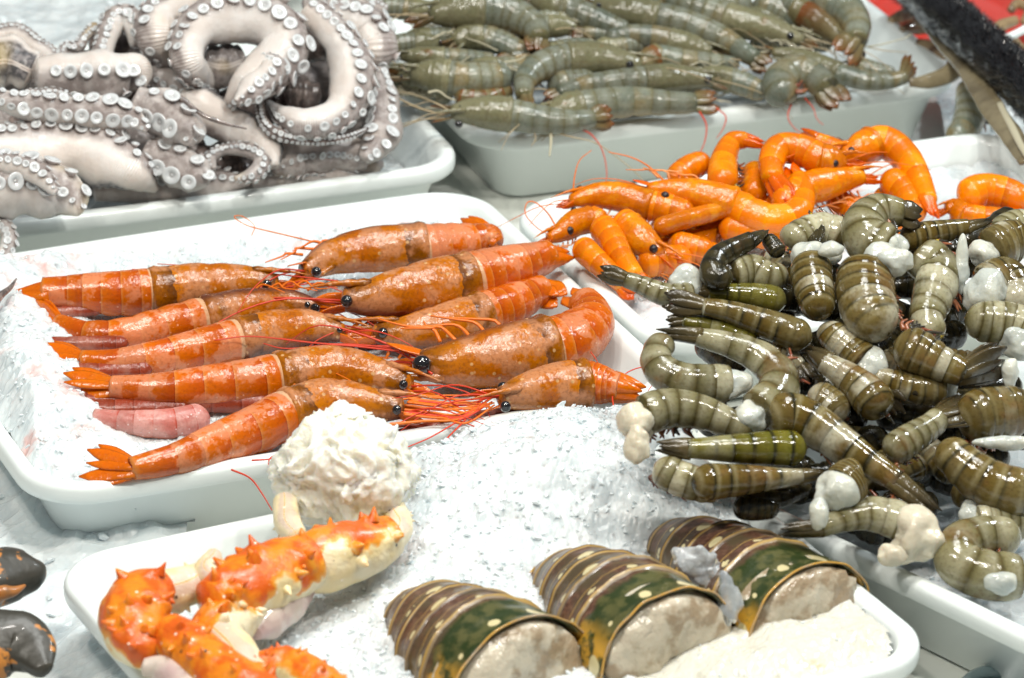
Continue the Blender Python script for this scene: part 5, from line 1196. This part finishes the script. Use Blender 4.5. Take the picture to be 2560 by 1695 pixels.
o = crab_seg(kc, 'membrane', [(1830, 1010), (1700, 1110), (1560, 1220), (1500, 1300)], [120, 260, 260, 100], 0, l=.014, m='membrane', seed=6, spikes=0)
kd = thing('crab_knuckle', 'knobbly orange king crab claw joint with spikes at the left end of the crab pieces', 'crab claw', PK.at(7, 800, 1250, 0), 'cooked king crab pieces')
crab_seg(kd, 'shell', [(960, 1010), (850, 1080), (790, 1200), (810, 1330), (870, 1430)], [230, 370, 420, 360, 220], 30, l=.034, g=.95, b=0, seed=8, spikes=16)
crab_seg(kd, 'shell', [(1300, 880), (1200, 960), (1100, 1020), (960, 1060)], [110, 190, 240, 260], 180, l=.028, g=0, seed=9, spikes=8)
crab_seg(kd, 'shell', [(1270, 830), (1230, 920), (1270, 970)], [90, 170, 130], 180, l=.036, g=0, seed=10, spikes=9)
ke = thing('crab_piece', 'yellow orange crab leg stub pointing to the bottom edge with black pits', 'crab leg', PK.at(7, 1200, 1450, 0), 'cooked king crab pieces')
crab_seg(ke, 'leg_segment', [(980, 1290), (1080, 1370), (1220, 1480), (1400, 1620), (1600, 1740)], [250, 320, 340, 360, 360], 20, l=.040, g=.6, seed=13, spikes=12)
crab_seg(ke, 'leg_segment', [(1250, 1260), (1380, 1400), (1480, 1560)], [200, 260, 260], 180, l=.024, g=0, seed=14, spikes=5)
crab_seg(ke, 'torn_flesh', [(850, 1500), (950, 1510), (1050, 1570), (1150, 1680)], [110, 170, 200, 200], 180, l=.034, m='membrane', seed=15, spikes=10)
kf = thing('crab_piece', 'orange crab piece at the bottom edge between the yellow stub and the lobster tail', 'crab leg', PK.at(7, 1700, 1560, 0), 'cooked king crab pieces')
crab_seg(kf, 'leg_segment', [(1400, 1540), (1560, 1500), (1700, 1500), (1850, 1580), (2050, 1700)], [120, 200, 240, 260, 240], 70, l=.024, g=.7, seed=16, spikes=14)
# heap of picked meat
q = PK.at(7, 2045, 330, .040); k_ = mpp(q) / 2.368
mt = blob('crab_meat', q, (RIGHT * 400 * k_, UPV * 370 * k_, FWD * 300 * k_), M['meat'], None, 6, .20, 34, 21, .0, 95, origin=q)
for v in mt.data.vertices:
    t = v.co.dot(UPV) / (370 * k_)
    dq = Vector((v.co.x * 1.0, v.co.y * 1.0, v.co.z)); ff = Vector((dq.x * 90 + 2 * noise.noise(dq * 40), dq.y * 90, dq.z * 42 + 3 * noise.noise(dq * 30)))
    v.co *= 1 + .10 * (1 - 2.6 * abs(noise.noise(ff))) + .05 * (1 - 2.6 * abs(noise.noise(ff * 2.2))) + .02 * noise.noise(dq * 600)
    v.co -= RIGHT * v.co.dot(RIGHT) * (.26 * max(0, t)) ; v.co -= RIGHT * (t * 25 * k_)
tag(mt, 'heap of flaky white crab meat on the open end of the crab leg', 'crab meat')
rs_ = random.Random(8)
for i in range(26):
    a = rs_.uniform(0, 6.283); z_ = rs_.uniform(-.9, 1); rr_ = math.sqrt(1 - z_ * z_)
    d_ = RIGHT * math.cos(a) * rr_ - FWD * abs(math.sin(a)) * rr_ + UPV * z_
    p_ = q + RIGHT * d_.dot(RIGHT) * 385 * (1 - .26 * max(0, d_.dot(UPV))) * k_ + UPV * d_.dot(UPV) * 352 * k_ + FWD * d_.dot(FWD) * 288 * k_
    t_ = Vector((rs_.uniform(-1, 1), rs_.uniform(-1, 1), rs_.uniform(-.6, 1))); t_ = (t_ - d_ * t_.dot(d_) * .75).normalized(); s_ = d_.cross(t_).normalized(); d2 = t_.cross(s_)
    blob('flake', p_, (t_ * rs_.uniform(60, 125) * k_, s_ * rs_.uniform(28, 60) * k_, d2 * rs_.uniform(9, 20) * k_), M['meat'], mt, 4, .55, 110, i, .12, 260)

# ------------------------------------------------------------------ dark claws at the left edge
def claw(label, pts, widths, l, seed, phi=90):
    A = [PK.at(7, x, y, l) for x, y in pts]; q, pr, L = catmull(A, 40); fr = frames(q); k0 = mpp(q[20]) / 2.368 / 2
    V, F, UV = loft(q, fr, lambda i, th: tuple(lerp_list(widths, pr[i]) * k0 * (1 + .14 * max(0, math.cos(3 * th + seed))) * f for f in (.7, 1)), 24, True, None, R(phi))
    V = [v + Vector((1, 1, 1)) * .0015 * noise.noise(v * 60) for v in V]
    T = thing('dark_claw', label, 'claw', A[1], 'dark claws at the left edge')
    mesh_obj('shell', V, F, M['claw'], T, UV)
    return T, A
T_, A_ = claw('upper dark green claw end with orange patches at the left edge', [(-190, 1000), (-60, 990), (80, 950), (190, 930), (240, 900)], [360, 350, 310, 220, 80], -.02, 1)
wire('lower_finger', [A_[1] + Vector((0, -.004, -.010)), PK.at(7, 0, 1060, -.02), PK.at(7, 80, 1050, -.02), PK.at(7, 148, 1015, -.02)], .009, M['claw_edge'], T_, n=16, r1=.001, side=10) if 'claw_edge' in M else None
T_, A_ = claw('lower grey black claw end with orange streaks at the left edge', [(-190, 1420), (-40, 1380), (100, 1370), (200, 1430), (260, 1520)], [400, 390, 360, 280, 110], -.02, 2)

# ------------------------------------------------------------------ far right corner
PR = Plane(2400, 150, .03, 0)
def slab(name, pts, th, m, label=None, cat=None, group=None, parent=None):
    "a thin solid cut to an outline of ground points"
    n = len(pts); V = [p + Vector((0, 0, th)) for p in pts] + list(pts)
    F = [tuple(range(n)), tuple(range(2 * n - 1, n - 1, -1))] + [(i, i + n, (i + 1) % n + n, (i + 1) % n) for i in range(n)]
    o = mesh_obj(name, V, F, m, parent, smooth=False, origin=None if parent else pts[0])
    if label: tag(o, label, cat, group)
    return o
tr0 = P(2205, 95, .05); Yr = TR['T'][2]; Xr = TR['T'][1]
tray('red plastic tray with small octopuses in the top right corner', Vector((tr0.x, tr0.y, 0)) - Yr * .02, Xr, Yr, .40, .38, m=M['red_plastic'], group=None, h=.05, rc=.02, name='red_tray')
def tube_thing(name, label, cat, c, pts, widths, m, pl, l=.01, n=40, side=16, flat=.8, group=None, rough=.0):
    A = [pl.at(c, p[0], p[1], l + (p[2] if len(p) > 2 else 0)) for p in pts]; q, pr, L = catmull(A, n); fr = frames(q); k0 = mpp(q[n // 2]) / CROPS[c][2] / 2
    V, F, UV = loft(q, fr, lambda i, th: (lerp_list(widths, pr[i]) * k0 * flat, lerp_list(widths, pr[i]) * k0), side, True)
    V = [v + (v - q[min(i // side, n - 1)]) * (.10 * noise.noise(v * 60)) if i < n * side else v for i, v in enumerate(V)]
    o = mesh_obj(name, V, F, M[m], None, UV, origin=q[n // 2]); return tag(o, label, cat, group)
tube_thing('bristly_roll', 'thick black bristly roll lying across the top right corner', 'roll', 3, [(1640, -160), (1880, 60), (2100, 260), (2300, 440), (2560, 700)], [290, 290, 280, 280, 270], 'bristle', PR, l=.075, n=120, side=48, flat=1)
ro = bpy.data.objects['bristly_roll']
for v in ro.data.vertices:
    v.co += v.co.normalized() * 0
rb_ = random.Random(4); ql, _, _ = catmull([PR.at(3, x, y, .075) for x, y in ((1640, -160), (1880, 60), (2100, 260), (2300, 440), (2560, 700))], 200); fq = frames(ql); kq = mpp(ql[100]) / 2.368 * 140
V = []; F = []
for i in range(9000):
    j = rb_.randrange(200); a = rb_.uniform(0, 6.283); T, N, S = fq[j]; d_ = N * math.cos(a) + S * math.sin(a)
    p = ql[j] + T * rb_.uniform(-.002, .002) + d_ * kq * .9; tip = p + (d_ + Vector((rb_.uniform(-1, 1), rb_.uniform(-1, 1), rb_.uniform(-1, 1))) * .8).normalized() * rb_.uniform(.003, .008); s_ = d_.cross(T) * .0005 + T * .0003
    o_ = len(V); V += [p - s_, p + s_, tip]; F.append((o_, o_ + 1, o_ + 2))
b_ = mesh_obj('bristle', V, F, M['bristle'], ro, smooth=False); b_['kind'] = 'stuff'
tube_thing('fish_strip', 'long tan glistening strip of fish skin draped down beside the black roll', 'fish strip', 3, [(1730, 60), (1810, 150), (1900, 260), (2000, 360), (2080, 480), (2180, 640), (2290, 800), (2390, 950)], [60, 90, 110, 130, 130, 140, 130, 110], 'tan_skin', PR, l=.062, flat=.3)
tube_thing('fish_strip', 'tan strip of fish skin bending down to the grey shrimp tray corner', 'fish strip', 3, [(1960, 290), (1975, 370), (1920, 440), (1800, 480), (1690, 490)], [110, 130, 110, 90, 50], 'tan_skin', PT, l=.012, flat=.4)
tube_thing('pale_strip', 'narrow cream strip at the right edge below the black roll', 'strip', 3, [(2220, 610), (2290, 740), (2350, 860), (2420, 980)], [40, 46, 40, 30], 'leg_pale', PR, l=.066, flat=.4)
tube_thing('white_strip', 'white strip standing between the fish skin and the black roll', 'strip', 3, [(2080, 420), (2150, 520), (2220, 620)], [36, 44, 50], 'white_plastic', PR, l=.062, flat=.3)
tube_thing('white_rod', 'white rod sticking in from the right edge behind the black roll', 'rod', 3, [(2240, 240), (2330, 195), (2460, 130)], [46, 50, 52], 'white_plastic', PR, l=.085, flat=1)
for i, (pts_, w_, lb_) in enumerate((
    ([(1580, 130), (1680, 90), (1780, 80)], [70, 100, 60], 'brown small octopus arm in the red tray, uppermost one'),
    ([(1640, 180), (1740, 160), (1830, 170)], [60, 90, 60], 'brown small octopus arm beside the shiny red rim'),
    ([(1740, 250), (1830, 290), (1900, 350)], [50, 90, 50], 'dark small octopus arm under the tan fish skin'),
    ([(2170, 190), (2240, 150), (2320, 120)], [60, 80, 60], 'tan small octopus arm at the right edge above the white rod'),
    ([(2290, 60), (2330, 20), (2400, 60), (2380, 130)], [50, 60, 70, 70], 'dark ringed small octopus arm in the very corner'),
    ([(2310, 230), (2350, 290), (2420, 340)], [50, 70, 60], 'pinkish small octopus arm under the white rod'))):
    tube_thing('small_octopus_arm', lb_, 'octopus arm', 3, pts_, w_, 'baby', PR, l=.035, group='small octopus arms in the corner')
# metal ring at the lower right
cr_ = P(2508, 1745, .012); V = []; F = []
for i in range(64):
    a = 6.28318 * i / 64
    for k_ in range(12):
        b2 = 6.28318 * k_ / 12; rr_ = .0245 + .0042 * math.cos(b2)
        V.append(cr_ + Vector((rr_ * math.cos(a), rr_ * math.sin(a) * 1.4, .0042 * math.sin(b2))))
for i in range(64):
    for k_ in range(12):
        F.append((i * 12 + k_, ((i + 1) % 64) * 12 + k_, ((i + 1) % 64) * 12 + (k_ + 1) % 12, i * 12 + (k_ + 1) % 12))
rg = thing('glass_bowl', 'round glass bowl edge cut by the lower right corner', 'bowl', cr_)
mesh_obj('rim', V, F, M['drain'], rg)
V = []; F = []
for j, (r_, z_) in enumerate(((.0240, .001), (.018, -.004), (.010, -.007), (.001, -.008))):
    for i in range(48): V.append(cr_ + Vector((r_ * math.cos(i * .1309), r_ * math.sin(i * .1309) * 1.4, z_)))
for j in range(3):
    for i in range(48): F.append((j * 48 + i, j * 48 + (i + 1) % 48, (j + 1) * 48 + (i + 1) % 48, (j + 1) * 48 + i))
mesh_obj('bowl', V, F, M['steel'], rg)
